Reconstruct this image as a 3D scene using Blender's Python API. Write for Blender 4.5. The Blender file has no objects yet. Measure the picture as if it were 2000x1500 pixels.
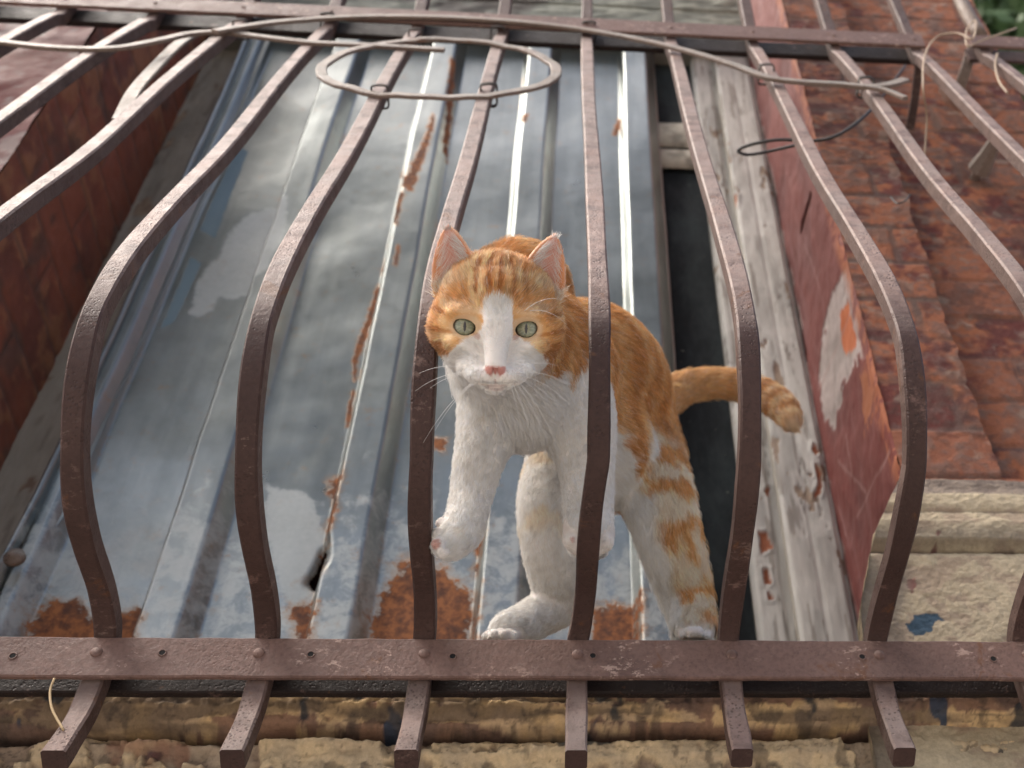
import bpy, math, random
import numpy as np
from mathutils import Vector, Matrix

# ------------------------------------------------------------------ camera
scn = bpy.context.scene
CAM = np.array([0.35157825, -0.81143962, -0.58153236])
CF = np.array([0.0863228495, 0.6649658144, 0.7418684731])
CR = np.array([0.9960085978, -0.0745678614, -0.0490561642])
CU = np.array([-0.0226988733, -0.7431420458, 0.6687485786])
FPX, PPX, PPY = 2400.0, 1326.8736, 750.0
cd = bpy.data.cameras.new("camera")
cam = bpy.data.objects.new("camera", cd)
scn.collection.objects.link(cam)
cam.matrix_world = Matrix(((CR[0], CU[0], -CF[0], CAM[0]), (CR[1], CU[1], -CF[1], CAM[1]),
                           (CR[2], CU[2], -CF[2], CAM[2]), (0, 0, 0, 1)))
cd.sensor_width = 36.0
cd.lens = FPX / 2000 * 36
cd.shift_x = -(PPX - 1000) / 2000
cd.clip_start = 0.02
cd.clip_end = 500
cd.dof.use_dof = True
cd.dof.focus_distance = 0.87
cd.dof.aperture_fstop = 9.0
scn.camera = cam

# ------------------------------------------------------------------ world, sun, exposure
SUN_EL, SUN_AZ = math.radians(58), math.radians(-76)      # azimuth measured from -y (street side) towards -x
sd = np.array([math.sin(SUN_AZ) * math.cos(SUN_EL), -math.cos(SUN_AZ) * math.cos(SUN_EL), math.sin(SUN_EL)])
w = bpy.data.worlds.new("World")
scn.world = w
w.use_nodes = True
nt = w.node_tree
nt.nodes.clear()
sky = nt.nodes.new("ShaderNodeTexSky")
sky.sky_type = 'NISHITA'
sky.sun_disc = False
sky.sun_elevation = SUN_EL
sky.sun_rotation = math.atan2(sd[0], sd[1])
sky.air_density = 1.0
sky.dust_density = 7.0
sky.ozone_density = 1.0
bg = nt.nodes.new("ShaderNodeBackground")
bg.inputs[1].default_value = 0.15
wo = nt.nodes.new("ShaderNodeOutputWorld")
nt.links.new(sky.outputs[0], bg.inputs[0])
nt.links.new(bg.outputs[0], wo.inputs[0])
sl = bpy.data.lights.new("sun", 'SUN')
sl.energy = 1.9
sl.angle = math.radians(36)
sl.color = (1.0, 0.97, 0.93)
so = bpy.data.objects.new("sun", sl)
scn.collection.objects.link(so)
so.rotation_euler = Vector(sd.tolist()).to_track_quat('Z', 'Y').to_euler()
scn.view_settings.view_transform = 'Standard'
scn.view_settings.look = 'None'
scn.view_settings.exposure = 1.08
scn.view_settings.gamma = 1.0
scn.render.engine = 'CYCLES'
scn.cycles.max_bounces = 6

# ------------------------------------------------------------------ helpers
def ray(x, y):
    return CF + CR * (x - PPX) / FPX - CU * (y - PPY) / FPX
def hit(x, y, axis, val):
    """point of the plane coordinate[axis] = val that is seen at photo position x, y"""
    d = ray(x, y)
    return CAM + d * (val - CAM[axis]) / d[axis]
def at(x, y, Y):
    return hit(x, y, 1, Y)

def _h(ix, iy, iz, seed):
    n = (ix * 73856093) ^ (iy * 19349663) ^ (iz * 83492791) ^ (seed * 2654435761 & 0x7fffffff)
    n = n & 0xffffffff
    n = ((n >> 13) ^ n) & 0xffffffff
    n = (n * ((n * n * 15731 + 789221) & 0xffffffff) + 1376312589) & 0xffffffff
    return (n & 0xffff) / 65535.0
def vnoise(P, seed=0):
    P = np.asarray(P, float)
    if P.shape[-1] == 2:
        P = np.concatenate([P, np.zeros(P.shape[:-1] + (1,))], -1)
    i = np.floor(P).astype(np.int64)
    f = P - i
    f = f * f * (3 - 2 * f)
    r = 0
    for dx in (0, 1):
        wx = f[..., 0] if dx else 1 - f[..., 0]
        for dy in (0, 1):
            wy = f[..., 1] if dy else 1 - f[..., 1]
            for dz in (0, 1):
                wz = f[..., 2] if dz else 1 - f[..., 2]
                r = r + wx * wy * wz * _h(i[..., 0] + dx, i[..., 1] + dy, i[..., 2] + dz, seed)
    return r
def fbm(P, octv=4, seed=0):
    P = np.asarray(P, float)
    s = 0; a = 0.5; t = 0
    for k in range(octv):
        s = s + a * vnoise(P * 2 ** k + 17.3 * k, seed + k); t += a; a *= 0.5
    return s / t - 0.5          # about -0.5 .. 0.5
def fb2(U, V, scale, octv=4, seed=0, sv=None):
    return fbm(np.stack([U * scale, V * (sv or scale)], -1), octv, seed)
def sstep(x, a, b):
    t = np.clip((x - a) / (b - a), 0, 1)
    return t * t * (3 - 2 * t)
def mixc(a, b, t):
    t = np.asarray(t)[..., None]
    return np.asarray(a) * (1 - t) + np.asarray(b) * t
def polysd(U, V, poly):
    """signed distance to a polygon, positive inside"""
    poly = np.asarray(poly, float)
    d = np.full(U.shape, 1e9)
    ins = np.zeros(U.shape, bool)
    n = len(poly)
    for k in range(n):
        a = poly[k]; b = poly[(k + 1) % n]
        e = b - a
        wu, wv = U - a[0], V - a[1]
        t = np.clip((wu * e[0] + wv * e[1]) / (e @ e + 1e-12), 0, 1)
        d = np.minimum(d, (wu - e[0] * t) ** 2 + (wv - e[1] * t) ** 2)
        c = ((a[1] <= V) & (b[1] > V)) | ((b[1] <= V) & (a[1] > V))
        with np.errstate(divide='ignore', invalid='ignore'):
            xi = a[0] + (V - a[1]) / (b[1] - a[1]) * e[0]
        ins ^= c & (U < xi)
    d = np.sqrt(d)
    return np.where(ins, d, -d)
def pxpoly(pts, axis, val, ua, va):
    return [tuple(hit(x, y, axis, val)[[ua, va]]) for x, y in pts]

def link(o):
    scn.collection.objects.link(o)
    return o
def mesh_obj(name, V, F, mat, parent=None, smooth=True, attrs=None, origin=None):
    """one mesh object from arrays in world coordinates"""
    V = np.asarray(V, float)
    if parent is not None:
        V = V - np.array(parent.location)
    elif origin is not None:
        V = V - np.asarray(origin)
    me = bpy.data.meshes.new(name)
    if isinstance(F, np.ndarray):
        me.vertices.add(len(V)); me.vertices.foreach_set("co", V.astype(np.float32).ravel())
        k = F.shape[1]
        me.loops.add(F.size); me.loops.foreach_set("vertex_index", F.astype(np.int32).ravel())
        me.polygons.add(len(F))
        me.polygons.foreach_set("loop_start", np.arange(0, F.size, k, dtype=np.int32))
        me.update(calc_edges=True)
    else:
        me.from_pydata(V.tolist(), [], F)
    me.validate()
    me.polygons.foreach_set("use_smooth", [smooth] * len(me.polygons))
    if attrs:
        for an, arr in attrs.items():
            arr = np.asarray(arr, np.float32)
            if arr.ndim == 2:
                a = me.attributes.new(an, 'FLOAT_COLOR', 'POINT')
                c = np.ones((len(V), 4), np.float32); c[:, :3] = arr
                a.data.foreach_set("color", c.ravel())
            else:
                a = me.attributes.new(an, 'FLOAT', 'POINT')
                a.data.foreach_set("value", arr)
    if mat: me.materials.append(mat)
    me.update()
    o = link(bpy.data.objects.new(name, me))
    if parent is not None: o.parent = parent
    elif origin is not None: o.location = origin
    return o
def tag(o, label=None, cat=None, group=None, kind=None):
    if label: o['label'] = label
    if cat: o['category'] = cat
    if group: o['group'] = group
    if kind: o['kind'] = kind
    return o
def thing(name, loc, label, cat, group=None, kind=None):
    o = link(bpy.data.objects.new(name, None))
    o.empty_display_size = 0.02
    o.location = tuple(float(v) for v in loc)
    return tag(o, label, cat, group, kind)

class MB:
    """collects primitives into one mesh"""
    def __init__(s): s.V = []; s.F = []
    def add(s, V, F):
        n = len(s.V); s.V += [tuple(v) for v in V]; s.F += [tuple(i + n for i in f) for f in F]
    def box(s, x0, x1, y0, y1, z0, z1):
        s.add([(x0, y0, z0), (x1, y0, z0), (x1, y1, z0), (x0, y1, z0), (x0, y0, z1), (x1, y0, z1), (x1, y1, z1), (x0, y1, z1)],
              [(0, 3, 2, 1), (4, 5, 6, 7), (0, 1, 5, 4), (1, 2, 6, 5), (2, 3, 7, 6), (3, 0, 4, 7)])
    def sweep(s, pts, secs, up=None, cap=True):
        """sweep a closed section (list of (a,b)) along pts; secs is one section or one per point"""
        P = [np.asarray(p, float) for p in pts]; n = len(P)
        if not isinstance(secs[0][0], (list, tuple, np.ndarray)): secs = [secs] * n
        m = len(secs[0]); V = []; prev = None
        for i in range(n):
            t = P[min(i + 1, n - 1)] - P[max(i - 1, 0)]; t = t / (np.linalg.norm(t) + 1e-12)
            if up is not None: r = np.asarray(up, float) if np.ndim(up) == 1 else np.asarray(up[i], float)
            elif prev is None: r = np.array([0, 0, 1.0]) if abs(t[2]) < .9 else np.array([1.0, 0, 0])
            else: r = prev
            r = r - t * (r @ t); r /= np.linalg.norm(r) + 1e-12; prev = r
            q = np.cross(t, r)
            for a, b in secs[i]: V.append(P[i] + r * a + q * b)
        F = []
        for i in range(n - 1):
            for k in range(m):
                F.append((i * m + k, i * m + (k + 1) % m, (i + 1) * m + (k + 1) % m, (i + 1) * m + k))
        if cap:
            F.append(tuple(range(m))[::-1]); F.append(tuple((n - 1) * m + k for k in range(m)))
        s.add(V, F)
    def tube(s, pts, r, n=8, **kw):
        rr = r if hasattr(r, '__len__') else [r] * len(pts)
        s.sweep(pts, [[(math.cos(2 * math.pi * k / n) * q, math.sin(2 * math.pi * k / n) * q) for k in range(n)] for q in rr], **kw)
    def build(s, name, mat, parent=None, smooth=False, **kw):
        return mesh_obj(name, s.V, s.F, mat, parent, smooth, **kw)
def rsec(w, h, b):
    """bevelled rectangle section"""
    w /= 2; h /= 2
    return [(w - b, -h), (w, -h + b), (w, h - b), (w - b, h), (-w + b, h), (-w, h - b), (-w, -h + b), (-w + b, -h)]
def spline(pts, n=10):
    P = [np.asarray(p, float) for p in pts]
    P = [2 * P[0] - P[1]] + P + [2 * P[-1] - P[-2]]
    out = []
    for i in range(1, len(P) - 2):
        for k in range(n):
            t = k / n
            out.append(0.5 * ((2 * P[i]) + (P[i + 1] - P[i - 1]) * t + (2 * P[i - 1] - 5 * P[i] + 4 * P[i + 1] - P[i + 2]) * t * t
                              + (-P[i - 1] + 3 * P[i] - 3 * P[i + 1] + P[i + 2]) * t ** 3))
    out.append(P[-2])
    return out
def grid(us, vs):
    U, V = np.meshgrid(us, vs, indexing='ij')
    nu, nv = U.shape
    I = np.arange(nu * nv).reshape(nu, nv)
    F = np.stack([I[:-1, :-1], I[1:, :-1], I[1:, 1:], I[:-1, 1:]], -1).reshape(-1, 4)
    return U, V, F

# ------------------------------------------------------------------ materials
class NT:
    def __init__(s, name):
        s.m = bpy.data.materials.new(name); s.m.use_nodes = True
        s.t = s.m.node_tree; s.b = s.t.nodes["Principled BSDF"]
        s.tc = s.t.nodes.new("ShaderNodeTexCoord")
        s.oi = s.t.nodes.new("ShaderNodeObjectInfo")
        mul = s.n("ShaderNodeVectorMath"); mul.operation = 'SCALE'
        cb = s.n("ShaderNodeCombineXYZ")
        for k in range(3): s.l(s.oi.outputs['Random'], cb.inputs[k])
        s.l(cb.outputs[0], mul.inputs[0]); mul.inputs[3].default_value = 7.0
        ad = s.n("ShaderNodeVectorMath"); s.l(s.tc.outputs['Object'], ad.inputs[0]); s.l(mul.outputs[0], ad.inputs[1])
        s.co = ad.outputs[0]
    def n(s, t): return s.t.nodes.new(t)
    def l(s, a, b): s.t.links.new(a, b)
    def noise(s, scale, detail=4, rough=.6, stretch=None, dist=0):
        n = s.n("ShaderNodeTexNoise"); n.inputs['Scale'].default_value = scale
        n.inputs['Detail'].default_value = detail; n.inputs['Roughness'].default_value = rough; n.inputs['Distortion'].default_value = dist
        v = s.co
        if stretch:
            mp = s.n("ShaderNodeMapping"); mp.inputs['Scale'].default_value = stretch; s.l(v, mp.inputs[0]); v = mp.outputs[0]
        s.l(v, n.inputs['Vector']); return n.outputs['Fac']
    def voro(s, scale, feat='F1', stretch=None):
        n = s.n("ShaderNodeTexVoronoi"); n.inputs['Scale'].default_value = scale; n.feature = feat
        v = s.co
        if stretch:
            mp = s.n("ShaderNodeMapping"); mp.inputs['Scale'].default_value = stretch; s.l(v, mp.inputs[0]); v = mp.outputs[0]
        s.l(v, n.inputs['Vector']); return n.outputs['Distance']
    def val(s, x):
        return x
    def math(s, op, a, b=None, clamp=False):
        n = s.n("ShaderNodeMath"); n.operation = op; n.use_clamp = clamp
        for k, v in enumerate((a, b)):
            if v is None: continue
            if isinstance(v, (int, float)): n.inputs[k].default_value = v
            else: s.l(v, n.inputs[k])
        return n.outputs[0]
    def ramp(s, fac, a, b):
        n = s.n("ShaderNodeMapRange"); n.interpolation_type = 'SMOOTHSTEP'
        s.l(fac, n.inputs[0]); n.inputs[1].default_value = a; n.inputs[2].default_value = b
        return n.outputs[0]
    def mix(s, fac, a, b, mode='MIX'):
        n = s.n("ShaderNodeMix"); n.data_type = 'RGBA'; n.blend_type = mode
        for k, v in ((0, fac), (6, a), (7, b)):
            if isinstance(v, (int, float)): n.inputs[k].default_value = v
            elif isinstance(v, tuple): n.inputs[k].default_value = (*v, 1)
            else: s.l(v, n.inputs[k])
        return n.outputs[2]
    def attr(s, name, col=True):
        n = s.n("ShaderNodeAttribute"); n.attribute_name = name
        return n.outputs['Color'] if col else n.outputs['Fac']
    def upness(s):
        g = s.n("ShaderNodeNewGeometry"); x = s.n("ShaderNodeSeparateXYZ"); s.l(g.outputs['Normal'], x.inputs[0]); return x.outputs[2]
    def bump(s, h, strength=.5, dist=.001, nrm=None):
        n = s.n("ShaderNodeBump"); n.inputs['Strength'].default_value = strength; n.inputs['Distance'].default_value = dist
        s.l(h, n.inputs['Height'])
        if nrm: s.l(nrm, n.inputs['Normal'])
        return n.outputs[0]
    def out(s, col=None, rough=None, metal=None, nrm=None, spec=None):
        for k, v in (('Base Color', col), ('Roughness', rough), ('Metallic', metal), ('Specular IOR Level', spec)):
            if v is None: continue
            if isinstance(v, (int, float)): s.b.inputs[k].default_value = v
            elif isinstance(v, tuple): s.b.inputs[k].default_value = (*v, 1)
            else: s.l(v, s.b.inputs[k])
        if nrm: s.l(nrm, s.b.inputs['Normal'])
        return s.m

def mat_iron(name, base=(.082, .047, .040), dark=(.035, .022, .018), lit_dust=(.31, .215, .18), lit_dust_amt=.85, flake=.2, pit=.8):
    n = NT(name)
    big = n.ramp(n.noise(9, 3), .35, .7)
    col = n.mix(big, base, tuple(b * .78 for b in base))
    fine = n.ramp(n.noise(260, 3), .35, .75)
    col = n.mix(n.math('MULTIPLY', fine, .35), col, dark)
    up = n.ramp(n.upness(), -.12, .26)  # dust on up-facing sides, also painting them as lit against dark undersides
    dn = n.ramp(n.noise(45, 4), .15, .6)
    col = n.mix(n.math('MULTIPLY', n.math('MULTIPLY', up, dn), lit_dust_amt), col, n.mix(n.ramp(n.noise(16, 4, .7), .35, .65), lit_dust, tuple(d * k for d, k in zip(lit_dust, (.95, 1.06, 1.1)))))
    pale = n.ramp(n.noise(34, 5, .75), .60, .72)
    col = n.mix(n.math('MULTIPLY', pale, .35), col, (.34, .21, .175))
    spk = n.math('MULTIPLY', n.ramp(n.noise(150, 5, .75, (.6, 1, 1)), .56, .62), n.ramp(n.noise(11, 3), .5, .62))
    col = n.mix(n.math('MULTIPLY', spk, flake), col, (.50, .36, .30))
    rust = n.ramp(n.noise(22, 5, .7, dist=.6), .62, .69)
    col = n.mix(n.math('MULTIPLY', rust, .55), col, (.16, .07, .03))
    pits = n.ramp(n.voro(330), .18, .42)                      # 0 in pit
    pm = n.ramp(n.noise(30, 3), .42, .60)
    pm2 = n.math('MULTIPLY', n.math('MULTIPLY', n.math('SUBTRACT', 1, pits), pm), pit)
    col = n.mix(n.math('MULTIPLY', pm2, .75), col, (.055, .035, .03))
    h = n.math('SUBTRACT', n.math('MULTIPLY', n.noise(150, 6, .75), 1.3), n.math('MULTIPLY', pm2, .8))
    b = n.bump(h, .55, .0016)
    b = n.bump(n.noise(55, 3), .4, .002, b)
    return n.out(col, n.math('ADD', n.math('MULTIPLY', n.noise(60, 3), .35), .36), None, b, .2)
IRON = mat_iron("painted_iron")
IRON_RAIL = mat_iron("painted_iron_rail", base=(.205, .124, .103), lit_dust=(.28, .20, .17), lit_dust_amt=.35, flake=.8, pit=.3)
IRON_SHADE = mat_iron("shaded_iron", base=(.026, .017, .015), dark=(.012, .01, .01), lit_dust=(.05, .035, .03), lit_dust_amt=.5, flake=0)  # near-black colour paints the shade in the gap behind the front rails
IRON_OLD = mat_iron("dusty_iron", base=(.25, .19, .155), dark=(.13, .09, .07), lit_dust=(.27, .225, .185), lit_dust_amt=.8)
# ------------------------------------------------------------------ window grille
S = 0.12
PROF = [(-.020, -.104), (-.012, -.085), (-.003, -.060), (0.0, -.035), (0.0, -.004), (-.012, .014), (-.05, .024), (-.10, .0265), (-.138, .034), (-.170, .051), (-.197, .080), (-.214, .115),
        (-.219, .15), (-.211, .215), (-.183, .325), (-.140, .485), (-.092, .69), (-.046, .88), (-.012, 1.01), (0.0, 1.045), (0.0, 1.09), (0, 1.25), (0, 1.6)]
def bar_profile(n=8, jit=0):
    return [(p[0], p[1]) for p in spline([(a, b, 0) for a, b in PROF], n)]
_pp = bar_profile()
_pz = np.array([p[1] for p in _pp if p[1] > .12 and p[1] < 1.2]); _py = np.array([p[0] for p in _pp if p[1] > .12 and p[1] < 1.2])
def on_bars(x, y, off=-.0105):
    """point on the outer face of the curved bars seen at photo position x, y"""
    d = ray(x, y); ts = np.linspace(.8, 3.2, 4000)
    Q = CAM[None] + d[None] * ts[:, None]
    f = Q[:, 1] - (np.interp(Q[:, 2], _pz, _py) + off)
    i = np.where((f[:-1] < 0) & (f[1:] >= 0) & (Q[:-1, 2] > .3))[0]
    return Q[i[0]] if len(i) else Q[np.argmin(abs(f))]

gr = thing("window_grille", (.35, 0, 0), "brown painted iron window grille of square bars bellying out around the cat", "window grille")
rng = random.Random(4)
for i in range(-5, 8):
    pr = bar_profile()
    jx = {0: .0025, 1: .001, 2: .003, 3: .012, 4: .003, 5: .006}.get(i, rng.uniform(-.002, .003)); jy = rng.uniform(-.002, .002); ph = rng.uniform(0, 6)
    pts = []
    for (y, z) in pr:
        k = float(np.interp(z, [.01, .0265, .05, .15, .325, .69, 1.04], [0, .5, 1, 1, .75, .25, 0]))
        pts.append((i * S + jx * k + .0012 * math.sin(z * 9 + ph) * k, y + jy * k + .001 * math.sin(z * 13 + ph), z))
    mb = MB()
    wv = [rsec(.0162 + .0006 * math.sin(q * .31 + ph) + rng.uniform(-.0001, .0001), .0162 + .0005 * math.sin(q * .23 + ph), .0016) for q in range(len(pts))]
    mb.sweep(pts, wv, up=(1, 0, 0))
    o = mb.build("bar", IRON, gr)
    bm_ = None
# flat rails, one in front of and one behind the bars
def flat_rail(name, x0, x1, y0, y1, z0, z1, mat, seed):
    mb = MB(); n = int((x1 - x0) / .012)
    pts = [(x0 + (x1 - x0) * k / n, (y0 + y1) / 2, (z0 + z1) / 2) for k in range(n + 1)]
    r = random.Random(seed)
    secs = []
    for k in range(n + 1):
        a = r.uniform(-.0004, .0004); b = r.uniform(-.0004, .0004)
        h = (z1 - z0) / 2; t = (y1 - y0) / 2; c = .0012
        secs.append([(h + a, -t + c), (h + a, t - c), (h - c + a, t), (-h + c + b, t), (-h + b, t - c), (-h + b, -t + c), (-h + c + b, -t), (h - c + a, -t)])
    mb.sweep(pts, secs, up=(0, 0, 1))
    return mb.build(name, mat, gr)
flat_rail("rail", -.62, .93, -.0132, -.0079, -.0300, .0058, IRON_RAIL, 1)
flat_rail("rail", -.62, .93, .0083, .0165, -.0290, .0030, IRON_SHADE, 2)
flat_rail("rail", -.62, .853, -.0132, -.0079, 1.060, 1.098, IRON_RAIL, 3)
flat_rail("rail", -.62, .853, .0083, .0165, 1.056, 1.093, IRON_SHADE, 4)
DARK = NT("hole_black").out((.006, .005, .005), .9)
def rivet(x, z, r=.0045):
    mb = MB(); n = 14; prof = [(1, 0), (.97, .25), (.8, .52), (.5, .72), (.2, .8)]
    V = []; F = []
    for a, (q, h) in enumerate(prof):
        for k in range(n):
            an = 2 * math.pi * k / n
            V.append((x + r * q * math.cos(an), -.0131 - h * r * .6, z + r * q * math.sin(an)))
    for a in range(len(prof) - 1):
        for k in range(n): F.append((a * n + k, a * n + (k + 1) % n, (a + 1) * n + (k + 1) % n, (a + 1) * n + k))
    F.append(tuple((len(prof) - 1) * n + k for k in range(n)))
    mb.add(V, F); return mb.build("rivet", IRON_RAIL, gr, True)
for i in range(-1, 8):
    rivet(i * S + rng.uniform(-.003, .003), -.0085 + rng.uniform(-.001, .001))
for i in range(-4, 8):
    rivet(i * S, 1.08, .003)
for hx, hy in ((25, 1281), (317, 1275), (607, 1278), (884, 1282), (1158, 1281), (1684, 1283), (1940, 1287)):
    p = hit(hx, hy, 1, -.0133)
    mb = MB(); n = 14; r1 = .0023; r2 = .0034
    V = [(p[0] + r1 * math.cos(2 * math.pi * k / n) * rng.uniform(.85, 1.1), -.0137, p[2] + r1 * math.sin(2 * math.pi * k / n)) for k in range(n)]
    mb.add(V, [tuple(range(n))[::-1]]); o = mb.build("drill_hole", DARK, gr)
    mb = MB()
    mb.tube([(p[0] + (r1 + .0004) * math.cos(2 * math.pi * k / 16), -.0134, p[2] + (r1 + .0004) * math.sin(2 * math.pi * k / 16)) for k in range(17)], .0006, 6)
    mb.build("hole_rim", IRON_RAIL, gr, True)
# ornamental flat bands lying on the bars near the top
def band(name, pxs, wd=.014, th=.005, n=8, off=-.0105, par=gr, closed=False):
    P = [on_bars(x, y, off) for x, y in pxs]
    C_ = spline(P, n)
    up = []
    for q in C_:
        up.append((0, .97, -.25))                       # surface normal of the sloping bars
    mb = MB(); mb.sweep(C_, rsec(th, wd, .001), up=up)
    return mb.build(name, IRON_OLD, par)
band("ornamental_band", [(-60, 70), (0, 82), (110, 94), (220, 95), (300, 82), (375, 66), (440, 64), (520, 74), (610, 84), (700, 88), (800, 94), (868, 98)], .013)
band("ornamental_band", [(420, 62), (480, 52), (560, 42), (680, 34), (800, 33), (920, 37), (1040, 46), (1150, 60), (1260, 80), (1360, 105), (1440, 130), (1500, 152), (1560, 160), (1640, 165), (1700, 170), (1740, 165), (1768, 156)], .0135, off=-.0165)
band("ornamental_band", [(1690, 170), (1730, 177), (1768, 192)], .009, off=-.0165)
band("ornamental_band", [(378, 66), (345, 90), (300, 135), (262, 180), (234, 235)], .016, off=.006)
ring = [(858 + (226 + 5 * math.sin(2 * a + 1) + 3 * math.sin(5 * a)) * math.cos(a), 136 + (57 + 2.5 * math.sin(3 * a)) * math.sin(a) + .018 * 0 * a) for a in np.linspace(-.56 * math.pi, 1.5 * math.pi, 41)]
ring = [(640, 62), (700, 66), (760, 72)] + ring[2:] if False else ring
P = [on_bars(x, y) + np.array([rng.uniform(-.0012, .0012), rng.uniform(-.0006, .0006), rng.uniform(-.002, .002)]) for x, y in ring]
mb = MB(); up = [(0, .97, -.25)] * len(P)
mb.sweep(P, rsec(.0045, .0130, .001), up=up); mb.build("iron_ring", IRON_OLD, gr)
# dark wire ties where the bands cross the bars
TIE = NT("tie_wire_dark").out((.045, .035, .03), .7)
for (x, y, n_t) in ((812, 82, 3), (972, 76, 3), (742, 196, 2), (954, 193, 4), (1150, 66, 3), (640, 50, 3), (1496, 152, 3), (1690, 178, 4), (470, 64, 3)):
    q = on_bars(x, y, -.0); 
    for k in range(n_t):
        a = k * .0024 + rng.uniform(-.0006, .0006); t = .4 * rng.uniform(-.003, .003)
        c = q + np.array([0, .24 * a, .97 * a]); hw_, hd_ = .0090, .0108
        loop = [c + np.array([sx_ * hw_, sy_ * hd_ - .004, -sy_ * .004 + sx_ * t * 60 * .01]) for sx_, sy_ in ((-1, -1), (0, -1.15), (1, -1), (1.05, 0), (1, 1), (0, 1.1), (-1, 1), (-1.05, 0), (-1, -1))]
        mb = MB(); mb.tube(spline(loop, 3), .0011, 5); mb.build("tie_wire", TIE, gr, True)
# end brackets into the masonry
mb = MB(); mb.sweep([(.846, .004, 1.05), (.84, .06, 1.01), (.835, .10, .985)], rsec(.012, .006, .001), up=(1, 0, 0)); mb.build("bracket", IRON, gr)

# ------------------------------------------------------------------ second grille at the right edge
g2 = thing("window_grille", (1.0, 0, 1.07), "iron grille of the next window, its corner just showing at the upper right", "window grille")
def rail2(y0, y1, z0, z1, mat):
    mb = MB(); mb.sweep([(.925 + .05 * k, (y0 + y1) / 2, (z0 + z1) / 2) for k in range(12)], rsec(z1 - z0, y1 - y0, .001), up=(0, 0, 1)); mb.build("rail", mat, g2)
rail2(-.0132, -.0079, 1.070, 1.104, IRON_RAIL); rail2(.0079, .0132, 1.067, 1.10, IRON)
for i in range(3):
    mb = MB(); mb.sweep([(.945 + i * S, y, z + .01) for (y, z) in bar_profile() if z < 1.09 and z > .3], rsec(.0155, .0155, .0016), up=(1, 0, 0)); mb.build("bar", IRON, g2)
p0 = at(1930, 100, .0); p1 = at(1905, 85, .01); p2 = at(1885, 140, .03); p3 = at(1870, 185, .06)
mb = MB(); mb.sweep(spline([p0, p1, p2, p3], 6), rsec(.016, .006, .001), up=(1, 0, 0)); mb.build("bracket", IRON_OLD, g2)
mb = MB(); mb.tube(spline([at(1850, -60, .01), at(1885, 20, .0), at(1915, 70, .0)], 5), .011, 10); mb.build("stay_rod", IRON_OLD, g2, True)
# ------------------------------------------------------------------ vertex-coloured surface materials
def mat_attr(name, rough=.85, bscale=140, bstr=.5, bdist=.002, var=.35, spec=.3, fine=420, stretch=None, r2=None):
    n = NT(name)
    c = n.attr("col")
    f = n.ramp(n.noise(bscale, 6, .7, stretch), .3, .72)
    c = n.mix(n.math('MULTIPLY', f, var), c, n.mix(1.0, c, (.42, .40, .38), 'MULTIPLY'))
    g = n.ramp(n.noise(fine, 3, .6, stretch), .55, .75)
    c = n.mix(n.math('MULTIPLY', g, var * .6), c, n.mix(1.0, c, (1.5, 1.5, 1.5), 'MULTIPLY'))
    sp = n.ramp(n.noise(fine * 1.3, 4, .8, stretch), .62, .70)
    c = n.mix(n.math('MULTIPLY', sp, var), c, n.mix(1.0, c, (.35, .32, .30), 'MULTIPLY'))
    b = n.bump(n.noise(bscale, 8, .72, stretch), bstr, bdist)
    b = n.bump(n.voro(fine * .6, stretch=stretch), bstr * .35, bdist * .35, b)
    ra = n.math('ADD', n.math('MULTIPLY', n.noise(70, 3), .25), rough - .12)
    return n.out(c, ra, None, b, spec)
M_BRICK = mat_attr("old_brick", .9, 120, .8, .003)
M_PLAST = mat_attr("red_plaster", .62, 60, .35, .002, .25, .35, 300)
M_STONE = mat_attr("old_stone", .92, 170, .7, .0022, .4)
M_WOOD = mat_attr("peeling_paint", .72, 70, .5, .0015, .3, .3, 260, stretch=(1, 1, .16))
M_GREY = mat_attr("core_masonry", .9)

wall = thing("brick_wall", (.7, .2, 0), "old red painted brick wall with a deep window opening, worn plaster reveals and crumbling ochre ledges", "wall")
RX, LX, YO, YI = .682, -.355, .06, .336

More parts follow.
